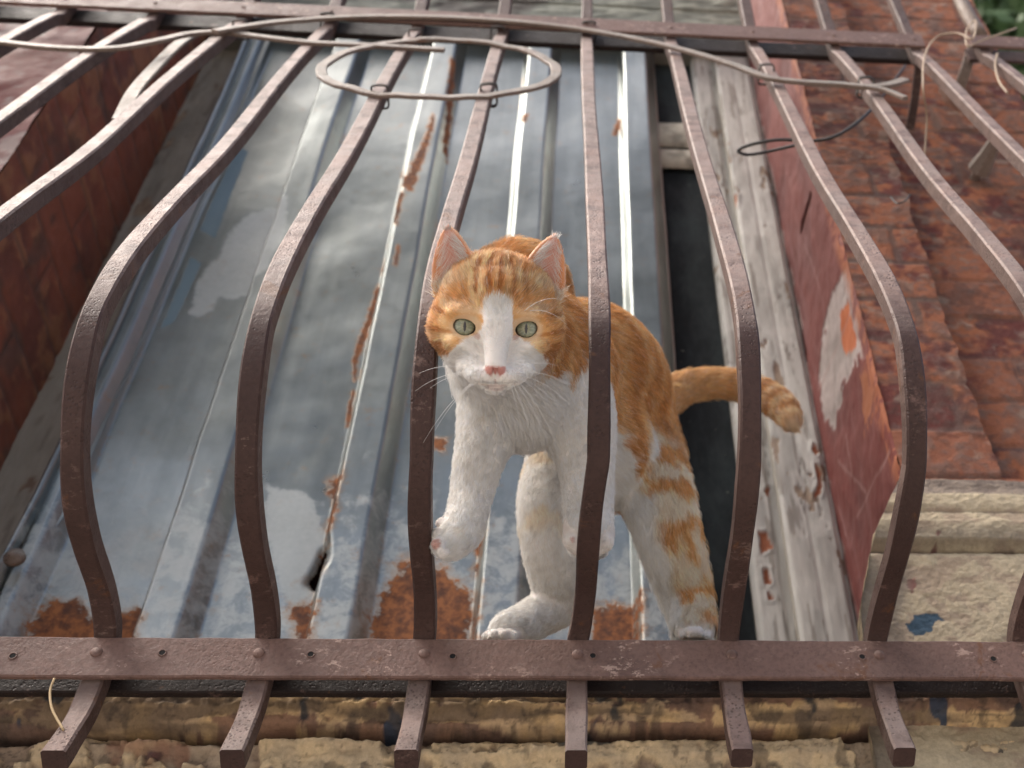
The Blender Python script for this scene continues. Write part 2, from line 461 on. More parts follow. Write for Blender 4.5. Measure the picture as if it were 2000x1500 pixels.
def bricks(U, V, seed=0, ch=.0735, bl=.255, off=.0):
    r = np.floor((V - off) / ch); fv = (V - off) / ch - r
    sh = np.where(r % 2 == 0, 0, .5) + vnoise(np.stack([r * 7.7, r * 0 + 3], -1), seed) * .15
    q = U / bl + sh; c = np.floor(q); fu = q - c
    wob = fb2(U, V, 22, 3, seed + 5)
    wob2 = fb2(U, V, 70, 3, seed + 6)
    dv = np.minimum(fv, 1 - fv) * ch + wob * .003 + wob2 * .002; du = np.minimum(fu, 1 - fu) * bl + wob * .006 + wob2 * .003
    j = sstep(np.minimum(dv, du), .0022, .0062)      # 1 on the brick, 0 in the joint
    hsh = _h(r.astype(np.int64), c.astype(np.int64), np.zeros(r.shape, np.int64), seed + 9)
    return j, hsh
def brick_face(name, x0, x1, z0, z1, y, seed, step=.0024, redness=.38, edge=None):
    us = np.arange(x0, x1 + step, step); vs = np.arange(z0, z1, step * 1.15)
    U, V, F = grid(us, vs)
    j, hb = bricks(U, V, seed, off=.0345)
    n1 = fb2(U, V, 14, 5, seed + 20); n2 = fb2(U, V, 60, 5, seed + 21); n3 = fb2(U, V, 7, 3, seed + 22); n4 = fb2(U, V, 130, 4, seed + 31)
    Y = y - (j * .0013 + (hb - .5) * .003 * j + n2 * .003 + n1 * .003 + n4 * .0016)
    orange = mixc((.43, .155, .075), (.31, .12, .07), hb)
    orange = mixc(orange, (.22, .13, .10), sstep(n2 + n1 * .6, .05, .3) * .8)
    red = mixc((0.167, 0.050, 0.041), (0.122, 0.054, 0.047), sstep(n1, -.2, .3))
    fs = fb2(U, V, 38, 5, seed + 33, sv=52)
    worn = sstep(n1 * .7 + n2 * .7 + fs * .9 + (hb - redness) * .6, -.17, .12)
    col = mixc(red, orange, worn); col = mixc(col, (.20, .13, .11), sstep(fb2(U, V, 90, 4, seed + 35, sv=120), .0, .24) * .55)
    grime = sstep(fb2(U, V, 24, 5, seed + 23) + n4 * .5, .02, .2)
    col = mixc(col, (.10, .060, .050), grime * .55)
    pale = sstep(fb2(U, V, 45, 5, seed + 24), .16, .24)
    col = mixc(col, (.36, .27, .21), pale * .5)
    col = mixc(col, (.15, .105, .088), (1 - j) * (.35 + .45 * sstep(n3, -.2, .2)))
    if edge is not None:
        X = edge(U, V)
    else: X = U
    P = np.stack([X, Y, V], -1).reshape(-1, 3)
    return mesh_obj(name, P, F, M_BRICK, wall, True, {"col": col.reshape(-1, 3)})
# surround strip beside the window and the brickwork stepped back from it
def edge_r(U, V):
    t = sstep(U, .74, .782)
    return U + t * (fb2(U * 0, V, 30, 4, 77) * .012 + fb2(U * 0, V, 120, 3, 78) * .004)
brick_face("brick_surround", RX, .782, .245, 1.95, YO, 3, edge=edge_r)
brick_face("brick_face", .76, 1.035, .22, 2.1, YO + .026, 11, redness=.22)
mb = MB(); mb.box(RX + .004, .776, YO + .004, .5, -.6, 2.6); mb.box(.776, 1.03, YO + .032, .5, -.6, 2.6)
mb.box(-1.6, LX - .004, YO + .006, .5, -1.2, 2.6); mb.box(LX - .004, RX + .004, .37, .5, -1.2, 2.6)
o = mesh_obj("wall_core", mb.V, mb.F, M_GREY, wall, False, {"col": np.tile((.16, .06, .05), (len(mb.V), 1))})
# red painted end of the wall (returning edge)
us = np.arange(YO + .026, .5, .004); vs = np.arange(.2, 2.1, .004)
U, V, F = grid(us, vs); n1 = fb2(U, V, 18, 4, 50)
mesh_obj("wall_end", np.stack([1.035 + n1 * .006, U, V], -1).reshape(-1, 3), F, M_BRICK, wall, True, {"col": mixc((.25, .05, .04), (.32, .12, .07), sstep(n1, 0, .2)).reshape(-1, 3)})

# right reveal: smooth red plaster with worn patches
st = .0026
us = np.arange(YO - .002, YI + .02, st); vs = np.arange(-.02, 1.95, st)
U, V, F = grid(us, vs)
n1 = fb2(U, V, 9, 5, 60); n2 = fb2(U, V, 40, 5, 61); ns = fb2(U, V, 60, 4, 62, sv=9); n4 = fb2(U, V, 150, 4, 64)
col = mixc((0.180, 0.052, 0.045), (0.131, 0.041, 0.038), sstep(n1, -.15, .2))
col = mixc(col, (.25, .12, .115), sstep(ns + n1 * .4, .08, .3) * .45)
PR = lambda pts: polysd(U, V, pxpoly(pts, 0, RX, 1, 2))
wob = n2 * .030 + n4 * .014
wh = sstep(PR([(1655, 505), (1680, 560), (1698, 620), (1690, 690), (1660, 740), (1640, 775), (1625, 840), (1606, 800), (1600, 730), (1606, 650), (1625, 580)]) * .8 + wob, -.0015, .003)
orr = sstep(PR([(1640, 600), (1655, 590), (1662, 640), (1678, 680), (1650, 690), (1636, 650)]) + wob, -.001, .002)
col = mixc(col, mixc((.43, .36, .34), (.34, .29, .27), sstep(n1 + n2, -.1, .15)), wh)
col = mixc(col, (.50, .15, .06), orr)
og = sstep(PR([(1680, 720), (1720, 700), (1712, 790), (1690, 850), (1682, 790)]) + wob * 1.3, -.001, .004)
col = mixc(col, (.36, .13, .06), og * .9)
og2 = sstep(PR([(1665, 440), (1700, 500), (1715, 560), (1690, 540), (1660, 480)]) + wob, -.001, .003)
col = mixc(col, (.46, .16, .07), og2 * .8)
edge = sstep(.095 - U + wob * 1.2, -.0, .02) * sstep(V, .2, .3)
col = mixc(col, mixc((.38, .13, .062), (.19, .045, .036), sstep(n2 + n4, .0, .1)), edge * .9)
gap = sstep(U + n2 * .02, .300, .312)
col = mixc(col, (.16, .14, .125), gap)
crack = PR([(1582, 375), (1587, 380), (1572, 430), (1562, 462), (1566, 430)])
ck = sstep(crack, -.001, .001)
col = mixc(col, (.03, .02, .018), ck)
scr = np.zeros(U.shape)
for k, (a, b) in enumerate((((1700, 500), (1600, 760)), ((1740, 880), (1672, 1010)), ((1600, 560), (1570, 480)), ((1655, 850), (1668, 940)), ((1690, 960), (1640, 900)), ((1640, 990), (1655, 1050)))):
    pa, pb = hit(*a, 0, RX)[[1, 2]], hit(*b, 0, RX)[[1, 2]]; e = pb - pa
    t = np.clip(((U - pa[0]) * e[0] + (V - pa[1]) * e[1]) / (e @ e), 0, 1)
    d = np.hypot(U - pa[0] - t * e[0], V - pa[1] - t * e[1]) + n4 * .004
    scr = np.maximum(scr, 1 - sstep(d, .0006, .0028))
col = mixc(col, (.36, .22, .20), scr * .55)
X = RX + n1 * .010 + n2 * .003 + wh * .0012 + ck * .006 - gap * .004
X = np.where(U < YO + .001, RX + n2 * .006, X)
mesh_obj("plaster_reveal", np.stack([X, U, V], -1).reshape(-1, 3), F[:, ::-1].copy(), M_PLAST, wall, True, {"col": col.reshape(-1, 3)})

# left reveal and outer face left of the window
us = np.arange(YO, .368, .004); vs = np.arange(.0, 2.0, .004)
U, V, F = grid(us, vs)
n1 = fb2(U, V, 10, 5, 80); n2 = fb2(U, V, 45, 5, 81); jj, hb = bricks(U, V, 8)
col = mixc((.30, .10, .062), (.19, .068, .05), sstep(n1, -.15, .15))
col = mixc(col, (.38, .17, .09), sstep(n1 + n2 * .8 + (hb - .5) * .3, .0, .2) * .75)
col = mixc(col, (.13, .08, .065), (1 - jj) * .5)
col = mixc(col, (.10, .075, .065), sstep(fb2(U, V, 20, 4, 83), .08, .25) * .6)
mesh_obj("plaster_reveal", np.stack([LX + n1 * .006 + n2 * .004 + jj * .0015, U, V], -1).reshape(-1, 3), F, M_PLAST, wall, True, {"col": col.reshape(-1, 3)})
us = np.arange(-1.3, LX + .003, .005); vs = np.arange(.0, 2.2, .005)
U, V, F = grid(us, vs)
n1 = fb2(U, V, 6, 5, 90); n2 = fb2(U, V, 30, 5, 91)
col = mixc((0.210, 0.059, 0.052), (0.154, 0.049, 0.043), sstep(n1, -.1, .15))
col = mixc(col, (.33, .25, .23), sstep(n1 + n2 * .8, -.02, .06) * .8)
col = mixc(col, (.05, .10, .16), sstep(fb2(U, V, 9, 3, 93), .2, .24) * .8)
mesh_obj("plaster_face", np.stack([U, YO + n1 * .01 + n2 * .004, V], -1).reshape(-1, 3), F, M_PLAST, wall, True, {"col": col.reshape(-1, 3)})

# moulded base block under the right surround
def xl(z):
    return np.interp(z, [-.1, .0, .09, .172, .255], [.595, .600, .611, .637, .679])
st = .0022
us = np.arange(0, 1.0001, .008); vs = np.arange(-.10, .262, .0014)
us = np.linspace(0, 1, 330)
U, V, F = grid(us, vs)
Xb = xl(V) + U * (1.05 - xl(V))
prof = np.interp(V, [-.1, .148, .1535, .157, .161, .166, .185, .197, .2005, .204, .21, .222, .228, .236, .246, .252, .262],
                 [.050, .050, .052, .062, .054, .044, .042, .045, .047, .045, .044, .045, .048, .052, .054, .056, .062])
n1 = fb2(Xb, V, 12, 5, 100); n2 = fb2(Xb, V, 50, 5, 101, sv=90); n4 = fb2(Xb, V, 150, 5, 102); n5 = fb2(Xb, V, 420, 3, 109, sv=600)
Yb = prof - np.abs(fb2(Xb, V, 60, 4, 133, sv=140)) * .003 + .001 + n1 * .004 + n2 * .0022 + n4 * .0016 + n5 * .0012
cream = mixc((.60, .50, .345), (.50, .41, .28), sstep(n1, -.15, .15))
col = mixc(cream, (.40, .30, .22), sstep(n2 + n1 * .5, .0, .16) * .7)
band1 = sstep(V, .222, .227)
col = mixc(col, mixc((.30, .24, .19), (.21, .165, .135), sstep(n2, -.1, .1)), band1)
col = mixc(col, (.30, .11, .06), sstep(V, .252, .256))
col = mixc(col, (.26, .22, .165), sstep(.19 - V, 0, .02) * sstep(V, .158, .165) * .7)
col = mixc(col, (.07, .05, .04), (1 - sstep(abs(V - .157 - n2 * .003), .0, .0035)) * .95)
col = mixc(col, (.12, .09, .07), (1 - sstep(abs(V - .2005 - n2 * .003), .0, .0016)) * .4)
def PB(pts): return polysd(Xb, V, pxpoly(pts, 1, .05, 0, 2))
col = mixc(col, (.06, .10, .14), sstep(PB([(1790, 1190), (1815, 1195), (1830, 1220), (1822, 1238), (1800, 1235), (1788, 1210)]) * .7 + n2 * .035 + n4 * .02, -.0005, .0015))
col = mixc(col, (.21, .10, .085), sstep(PB([(1775, 1130), (1788, 1128), (1786, 1180), (1778, 1190)]) + n2 * .012, -.0005, .0015))
col = mixc(col, (.20, .11, .09), sstep(PB([(1825, 1040), (1840, 1045), (1835, 1072), (1815, 1078)]) + n2 * .012, -.0005, .0015))
col = mixc(col, (.22, .18, .14), sstep(.035 - (Xb - xl(V)) + n1 * .04, -.005, .01) * sstep(.16 - V, -.01, .04) * .85)
mesh_obj("base_block", np.stack([Xb, Yb, V], -1).reshape(-1, 3), F, M_STONE, wall, True, {"col": col.reshape(-1, 3)})
us = np.linspace(0, 1, 90); U, V, F = grid(us, vs)
n1 = fb2(U, V, 30, 5, 105); n2 = fb2(U * .2, V, 70, 4, 106)
Ys = .047 + np.interp(V, [.148, .157, .166, .2, .26], [0, .012, -.005, 0, .02]) + U * .25
Xs = xl(V) + (RX + .004 - xl(V)) * U ** 1.5 + n1 * .003 + n2 * .004
col = mixc((.40, .32, .21), (.22, .18, .13), sstep(n1 + n2, -.1, .15)); col = mixc(col, (.10, .08, .065), sstep(V + n2 * .02, .17, .2))
mesh_obj("base_block_side", np.stack([Xs, Ys, V], -1).reshape(-1, 3), F[:, ::-1].copy(), M_STONE, wall, True, {"col": col.reshape(-1, 3)})

# sill slab and the crumbling wall below it
us = np.arange(-.70, 1.05, .0014); vs = np.arange(-.17, .030, .0013)
U, V, F = grid(us, vs)
n0 = fb2(U, V, 5, 3, 120); n1 = fb2(U, V, 13, 5, 121, sv=22); n2 = fb2(U, V, 45, 5, 122, sv=60); n4 = fb2(U, V, 150, 5, 123); n5 = fb2(U, V, 420, 3, 129)
zc = -.0365 + fb2(U, U * 0, 14, 5, 124) * .007
prof = np.interp(V - (zc + .0365), [-.34, -.075, -.045, -.0405, -.0365, -.031, -.020, -.005, .01, .03, .046], [.085, .055, .046, .054, .074, .043, .032, .031, .034, .033, .040])
chunk = sstep(n1 + n2 * .35, .0, .035)                                   # plaster still on / fallen off
lay = fb2(U, V, 7, 5, 135, sv=110)
low = sstep(zc - V, 0, .003)
rid = np.abs(fb2(U, V, 30, 5, 131, sv=90)); rid2 = np.abs(fb2(U, V, 110, 4, 132))
Y = prof + n0 * .004 + lay * .010 + n4 * .006 + n5 * .0022 - rid * .006 - rid2 * .005 + low * (1 - chunk) * .007 + .006
cream = mixc((.74, .57, .35), (.60, .47, .31), sstep(n2, -.1, .15))
brown = mixc((.34, .20, .13), (.22, .14, .105), sstep(n2, -.12, .12)); grey = (.24, .19, .15)
lower = mixc(mixc((.46, .36, .26), (.33, .245, .18), sstep(n2 + n0, -.1, .1)), cream, chunk * sstep(V, -.115, -.085))
upper = mixc(brown, mixc((.72, .50, .26), (.60, .43, .26), sstep(n2, -.1, .1)), sstep(n1 * .8 + lay * 1.2 + (V + .02) * 2 - n4 * .3, -.03, .03))
upper = mixc(upper, (.17, .11, .08), sstep(V, -.010, -.002) * .6)
upper = mixc(upper, (.12, .085, .065), sstep(lay, .03, .14) * .7)
col = mixc(upper, lower, low)
col = mixc(col, (.045, .035, .03), (1 - sstep(abs(V - zc), .0006, .0024)) * .95)
col = mixc(col, (.03, .04, .05), sstep(fb2(U, V, 26, 4, 126) , .20, .235) * .85)
col = mixc(col, (.035, .06, .10), sstep(fb2(U, V, 32, 4, 127), .23, .26) * .9)
col = mixc(col, (.26, .10, .06), sstep(fb2(U, V, 15, 4, 128), .20, .26) * low * .6)
col = mixc(col, (.08, .06, .05), (1 - sstep(rid, .0, .014)) * .55)
col = mixc(col, (.09, .07, .055), sstep(fb2(U, V, 75, 4, 133), .10, .2) * .6)
mesh_obj("ledge", np.stack([U, Y, V], -1).reshape(-1, 3), F, M_STONE, wall, True, {"col": col.reshape(-1, 3)})
us = np.arange(-.75, 1.1, .006); ys = np.arange(.032, .37, .006)
U, V, F = grid(us, ys); n1 = fb2(U, V, 30, 4, 130)
mesh_obj("sill", np.stack([U, V, .0295 + n1 * .003 - (U > .6) * .0], -1).reshape(-1, 3), F, M_STONE, wall, True, {"col": mixc((.22, .17, .12), (.30, .24, .17), sstep(n1, -.1, .1)).reshape(-1, 3)})
mb = MB(); mb.box(-1.3, 1.03, .10, .37, -1.3, .024)
mesh_obj("wall_core", mb.V, mb.F, M_GREY, wall, False, {"col": np.tile((.16, .12, .10), (len(mb.V), 1))})
# iron spike sticking out of the brickwork
sp = thing("iron_spike", tuple(at(1910, 345, YO + .02)), "short stubby iron peg sticking out of the brick at the far right", "iron peg")
a = at(1905, 345, YO + .02); b = a + np.array([.018, -.07, .0])
mb = MB(); mb.tube([a + (b - a) * t for t in (-.1, .12, .14, .5, .8, 1)], [.006, .008, .017, .012, .010, .0155], 7); mb.build("peg", IRON_OLD, sp, False)
# lump of old plaster above it
a = at(1865, 190, YO + .03); mb = MB()
us_, vs_ = np.linspace(0, math.pi, 14), np.linspace(0, 2 * math.pi, 22)
Uu, Vv, Ff = grid(us_, vs_); nn = fbm(np.stack([np.sin(Uu) * np.cos(Vv), np.sin(Uu) * np.sin(Vv), np.cos(Uu)], -1) * 2.2, 4, 140)
rr = 1 + nn * .8
Pp = np.stack([a[0] + .030 * rr * np.sin(Uu) * np.cos(Vv), a[1] + .024 * rr * np.sin(Uu) * np.sin(Vv), a[2] + .050 * rr * np.cos(Uu)], -1).reshape(-1, 3)
mesh_obj("mortar_lump", Pp, Ff, M_STONE, wall, True, {"col": mixc((.20, .12, .09), (.30, .13, .08), sstep(nn.reshape(-1), -.1, .1))})

# ------------------------------------------------------------------ wooden window
win = thing("wooden_window", (.15, .32, .05), "weathered window of peeling off-white wood with dark panes behind the metal sheets", "window")
def wood(name, x0, x1, yf, z0, z1, seed, profx=None, chips=(), base=(0.527, 0.510, 0.468), st=.0024, peel=.0):
    us = np.arange(x0, x1 + st, st); vs = np.arange(z0, z1, st * 1.6)
    U, V, F = grid(us, vs)
    ns = fb2(U, V, 90, 5, seed, sv=7); n2 = fb2(U, V, 35, 5, seed + 1); n1 = fb2(U, V, 8, 4, seed + 2); n4 = fb2(U, V, 160, 3, seed + 3, sv=40)
    Y = yf + (np.interp(U, *profx) if profx else 0) - n1 * .003 - n4 * .0012
    col = mixc(base, tuple(b * .72 for b in base), sstep(ns + n1 * .6, -.05, .25))
    col = mixc(col, tuple(b * 1.1 for b in base), sstep(n2, .05, .2) * .6)
    col = mixc(col, (.33, .31, .28), sstep(fb2(U, V, 22, 5, seed + 8, sv=6), .05, .25) * .45)
    hl = fb2(U, V, 150, 4, seed + 9, sv=12); col = mixc(col, (.20, .17, .14), sstep(hl, .14, .2) * .6)
    crack = sstep(abs(fb2(U, V, 34, 4, seed + 4, sv=5)), .0, .012)
    crk = (1 - crack) * sstep(n1, -.05, .1)
    col = mixc(col, (.12, .09, .07), crk * .75)
    Y = Y + crk * .0015
    bare = sstep(fb2(U, V, 55, 5, seed + 12, sv=20) * 1.3 + ns * .5 + n1 * .4 + peel, .27, .285)
    col = mixc(col, mixc((.20, .13, .09), (.30, .22, .15), sstep(n4, -.1, .1)), bare * .9); Y = Y + bare * .0012
    for poly in chips:
        d = polysd(U, V, pxpoly(poly, 1, yf, 0, 2)) + n2 * .006
        c = sstep(d, -.0003, .0008)
        col = mixc(col, (.33, .115, .055), c); Y = Y + c * .002
        rim = (1 - sstep(abs(d + .0018), .0004, .0018)) * (1 - c)
        Y = Y - rim * .0022
    n = len(us); m = len(vs)
    P = np.stack([U, Y, V], -1).reshape(-1, 3)
    o = mesh_obj(name, P, F, M_WOOD, win, True, {"col": col.reshape(-1, 3)})
    return o
def wood_box(name, x0, x1, y0, y1, z0, z1, c=(.42, .39, .34), mat=None):
    mb = MB(); mb.box(x0, x1, y0, y1, z0, z1)
    return mesh_obj(name, mb.V, mb.F, mat or M_WOOD, win, False, {"col": np.tile(c, (8, 1))})
wood("jamb", .611, .676, .300, .04, 1.95, 200, ([.611, .614, .640, .643, .648, .672, .676], [.004, .0, .0, .0015, 0, 0, .005]),
     [[(1592, 905), (1603, 920), (1606, 950), (1603, 968), (1588, 972), (1597, 945)], [(1590, 865), (1600, 880), (1594, 890), (1586, 880)], [(1432, 375), (1441, 380), (1440, 402), (1434, 405)]])
wood_box("jamb", .6115, .676, .306, .345, .04, 1.95)
wood("sash_stile", .567, .6115, .314, .04, 1.95, 220, ([.567, .572, .598, .604, .6115], [.010, .0, .0, .004, .006]),
     [[(1482, 1040), (1498, 1040), (1513, 1070), (1488, 1079)], [(1490, 1110), (1503, 1108), (1508, 1140), (1494, 1142)], [(1500, 1155), (1513, 1168), (1502, 1172)], [(1493, 958), (1500, 950), (1506, 945), (1499, 970)]], peel=.02)
wood_box("sash_stile", .5675, .6113, .3245, .345, .04, 1.95)
# glazing bar between the dark panes
zb0, zb1, zb2 = at(1340, 322, .318)[2], at(1340, 288, .318)[2], at(1340, 240, .318)[2]
def rail_h(z0, z1, y, seed, col):
    us = np.arange(.46, .568, .003); vs = np.arange(z0, z1, .003); U, V, F = grid(us, vs); n2 = fb2(U, V, 40, 5, seed); 
    mesh_obj("glazing_bar", np.stack([U, y - np.sin((V - z0) / (z1 - z0) * math.pi) ** .5 * .012 + n2 * .004, V], -1).reshape(-1, 3), F, M_WOOD, win, True,
             {"col": mixc(col, tuple(c * .6 for c in col), sstep(n2, -.05, .15)).reshape(-1, 3)})
rail_h(zb0, zb1, .326, 240, (.50, .46, .37)); rail_h(zb1 + .006, zb2, .322, 242, (.46, .43, .35))
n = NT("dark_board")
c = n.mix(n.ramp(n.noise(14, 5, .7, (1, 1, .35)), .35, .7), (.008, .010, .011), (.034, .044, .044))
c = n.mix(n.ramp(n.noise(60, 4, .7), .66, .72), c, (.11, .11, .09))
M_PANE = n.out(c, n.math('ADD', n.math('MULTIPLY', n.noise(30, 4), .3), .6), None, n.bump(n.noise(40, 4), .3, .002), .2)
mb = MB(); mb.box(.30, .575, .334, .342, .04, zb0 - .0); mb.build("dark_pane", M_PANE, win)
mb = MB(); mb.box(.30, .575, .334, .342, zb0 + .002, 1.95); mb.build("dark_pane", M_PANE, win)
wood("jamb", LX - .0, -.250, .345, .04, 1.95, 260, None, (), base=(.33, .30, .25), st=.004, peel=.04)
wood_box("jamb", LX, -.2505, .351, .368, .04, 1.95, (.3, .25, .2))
zt = at(900, 42, .262)[2]
us = np.arange(LX, RX, .005); vs = np.arange(zt, zt + .25, .004); U, V, F = grid(us, vs); n2 = fb2(U, V, 30, 5, 270, sv=60); n1 = fb2(U, V, 8, 4, 271)
mesh_obj("transom", np.stack([U, .262 + n2 * .008 + np.where((V - zt) % .09 < .012, .012, 0), V], -1).reshape(-1, 3), F, M_WOOD, win, True,
         {"col": mixc(mixc((.27, .28, .23), (.17, .18, .15), sstep(n2, -.1, .1)), (.08, .07, .06), sstep(n1, .08, .2)).reshape(-1, 3)})
mb = MB(); mb.box(LX, RX, .275, .345, zt + .002, zt + .25); mesh_obj("transom", mb.V, mb.F, M_WOOD, win, False, {"col": np.tile((.2, .2, .17), (8, 1))})

# ------------------------------------------------------------------ corrugated metal sheets
n = NT("galvanised_sheet")
rustA, whiteA, blueA = n.attr("rust", False), n.attr("chalk", False), n.attr("blue", False)
sp_ = n.ramp(n.voro(75), .1, .6); cl = n.noise(10, 5, .65); st_ = n.ramp(n.noise(26, 5, .7, (1, 1, .07)), .35, .7)
c = n.mix(cl, (.21, .235, .226), (.34, .365, .35)); c = n.mix(n.math('MULTIPLY', sp_, .10), c, (.40, .42, .43))
c = n.mix(n.math('MULTIPLY', st_, .22), c, (.07, .085, .09))
moN = n.noise(36, 7, .75, dist=.4)
chk = n.ramp(n.math('ADD', whiteA, n.math('MULTIPLY', n.math('SUBTRACT', moN, .5), 2.0)), .34, .70)
chk2 = n.math('MULTIPLY', chk, n.math('ADD', n.math('MULTIPLY', n.noise(120, 4, .7), .8), .35), True)
c = n.mix(n.math('MULTIPLY', chk2, .85), c, (.50, .52, .50))
ru_n = n.math('ADD', rustA, n.math('ADD', n.math('MULTIPLY', n.math('SUBTRACT', n.noise(45, 7, .75), .5), 2.0), n.math('MULTIPLY', n.math('SUBTRACT', n.noise(200, 4, .7), .5), .5)))
ru = n.ramp(ru_n, .45, .62)
halo = n.ramp(ru_n, .12, .5)
c = n.mix(n.math('MULTIPLY', halo, .5), c, (.36, .22, .12))
rc = n.mix(n.ramp(n.noise(90, 6, .7), .35, .65), (.105, .035, .015), (.36, .13, .04))
rc = n.mix(n.ramp(n.noise(30, 4), .5, .7), rc, (.09, .035, .02))
c = n.mix(ru, c, rc)
bl = n.ramp(n.math('ADD', blueA, n.math('MULTIPLY', n.math('SUBTRACT', n.noise(110, 4, .7), .5), .5)), .40, .6)
c = n.mix(n.math('MULTIPLY', bl, .5), c, (.05, .17, .27))
bad = n.math('MAXIMUM', n.math('MAXIMUM', ru, n.math('MULTIPLY', chk2, .6)), bl)
met = n.math('SUBTRACT', .90, n.math('MULTIPLY', bad, .85), True)
ro = n.math('ADD', n.math('ADD', n.math('MULTIPLY', n.noise(22, 4, .6), .20), .22), n.math('MULTIPLY', bad, .45))
b = n.bump(n.noise(120, 4), .12, .001); b = n.bump(n.math('MULTIPLY', ru, n.noise(260, 4)), .5, .001, b)
M_SHEET = n.out(c, ro, met, b, .5)

def sheet(name, x0, x1, y0, z0, z1, ribs, seed, par, edge=None, hole=None, tilt=0, stx=.0021, stz=.0042):
    us = np.arange(x0, x1 + stx, stx); vs = np.arange(z0, z1, stz)
    U, V, F = grid(us, vs)
    H = np.zeros(U.shape)
    for (a, b, c_, d_) in ribs:                    # left foot, top left, top right, right foot
        H = np.maximum(H, np.interp(U, [a, b, c_, d_], [0, 1, 1, 0]))
    for q in ribs:
        for g in ():
            if g < x1 - .01: H = np.maximum(H, np.interp(U, [g - .005, g, g + .005], [0, .045, 0]))
    n0 = fb2(U, V, 3.2, 3, seed); n1 = fb2(U, V, 9, 4, seed + 1); n2 = fb2(U, V, 26, 3, seed + 2, sv=8)
    Y = y0 - H * .026 + n0 * .012 + n1 * .0018 + n2 * .0009 + tilt * (V - z0)
    X = U.copy() if edge is None else edge(U, V)
    X = X + n0 * .004
    PS = lambda pts, yy=y0 - .005: polysd(X, V, pxpoly(pts, 1, yy, 0, 2))
    sc = lambda d, wdt=.02: np.clip(.5 + d / wdt, 0, 1) * .95
    rust = np.zeros(U.shape); chalk = sstep(.60 - V, .0, .30) * .56 + .0 + n1 * .30; blue = np.zeros(U.shape)
    for pts, wd in RUST: rust = np.maximum(rust, sc(PS(pts), wd))
    for pts in CHALK: chalk = np.maximum(chalk, sc(PS(pts), .018) * 1.1)
    for pts in BLUE: blue = np.maximum(blue, sc(PS(pts), .016))
    foot = np.zeros(U.shape)
    for q in ribs: foot = np.maximum(foot, (1 - sstep(abs(U - q[0]), .001, .006)) * .5 + (1 - sstep(abs(U - q[3]), .001, .006)) * .3)
    rust = np.maximum(rust, foot * sstep(fb2(U, V, 6, 3, seed + 9), .02, .2) * .8)
    keep = None
    if hole is not None:
        hd = polysd(X, V, pxpoly(hole, 1, y0, 0, 2)) + fb2(U, V, 80, 3, 5) * .006
        Y = Y + sstep(hd, -.01, .0) * .006
        inside = (hd > 0).reshape(-1)
        F = F[~inside[F].any(1)]
        rust = np.maximum(rust, sc(hd + .006, .012) * .55)
    P = np.stack([X, Y, V], -1).reshape(-1, 3)
    o = mesh_obj(name, P, F, M_SHEET, par, True, {"rust": rust.reshape(-1), "chalk": chalk.reshape(-1), "blue": blue.reshape(-1)})
    md = o.modifiers.new("thickness", 'SOLIDIFY'); md.thickness = .0012; md.offset = 1
    return o
RUST = [([(50, 1205), (100, 1172), (145, 1165), (200, 1205), (280, 1180), (275, 1300), (60, 1300)], .03),
        ([(570, 1180), (598, 1170), (615, 1200), (612, 1300), (570, 1300)], .03),
        ([(722, 1200), (755, 1140), (785, 1080), (850, 1095), (925, 1160), (935, 1300), (720, 1300)], .04),
        ([(1155, 1185), (1200, 1175), (1250, 1180), (1250, 1300), (1150, 1300)], .03),
        ([(642, 935), (672, 930), (668, 975), (648, 985)], .03), ([(650, 1000), (662, 990), (655, 1050), (640, 1065), (636, 1050)], .02),
        ([(738, 548), (746, 570), (728, 620), (705, 680), (692, 740), (684, 700), (708, 640), (722, 590)], .010),
        ([(690, 750), (694, 760), (682, 830), (674, 830), (680, 780)], .008), ([(776, 500), (784, 505), (778, 545), (770, 540)], .008),
        ([(846, 245), (853, 262), (830, 340), (808, 400), (786, 390), (804, 350), (832, 290)], .012),
        ([(778, 395), (792, 400), (778, 465), (770, 455)], .010), ([(865, 300), (880, 130), (890, 140), (872, 320)], .01),
        ([(1208, 225), (1218, 235), (1204, 262), (1196, 262)], .010), ([(1022, 245), (1032, 245), (1028, 262), (1020, 262)], .010),
        ([(930, 1020), (950, 1010), (935, 1120), (922, 1110)], .02), ([(845, 850), (880, 850), (870, 880), (848, 875)], .02)]
CHALK = [[(520, 405), (563, 408), (566, 440), (552, 500), (528, 545), (498, 572), (455, 582), (425, 575), (412, 600), (388, 618), (372, 606), (378, 565), (398, 525), (425, 500), (440, 470), (475, 425)],
         [(520, 940), (600, 960), (640, 1040), (620, 1150), (560, 1180), (520, 1050)]]
BLUE = [[(462, 280), (484, 290), (420, 465), (390, 448)], [(372, 500), (394, 512), (340, 625), (312, 640)]]
sh = thing("metal_sheet", (.15, .30, .05), "large corrugated galvanised metal sheet with rust patches boarding up the window behind the cat", "metal sheet")
ribs = []
for k in range(-1, 4):
    a = -.101 + .178 * k
    ribs.append((a - .008, a, a + .040, a + .058))
sheet("corrugated_panel", -.252, .492, .306, .06, 2.05, ribs, 300, sh, hole=[(637, 1078), (641, 1108), (621, 1147), (602, 1134), (620, 1112)])
sh2 = thing("metal_sheet", (-.28, .28, .05), "narrow bent grey metal sheet overlapping at the lower left, held by a screw", "metal sheet")
def e2(U, V): return U + (U + .262) / .072 * np.interp(V, [.06, .22, .41, 2.0], [-.085, -.070, -.036, -.034])
RUST_, CHALK_, BLUE_ = RUST, CHALK, BLUE
RUST, CHALK, BLUE = [], [], []
sheet("folded_panel", -.262, -.190, 0.292, .06, 2.0, [(-.256, -.250, -.244, -.238)], 330, sh2, edge=e2, stx=.002)
c0 = at(28, 1088, .258)
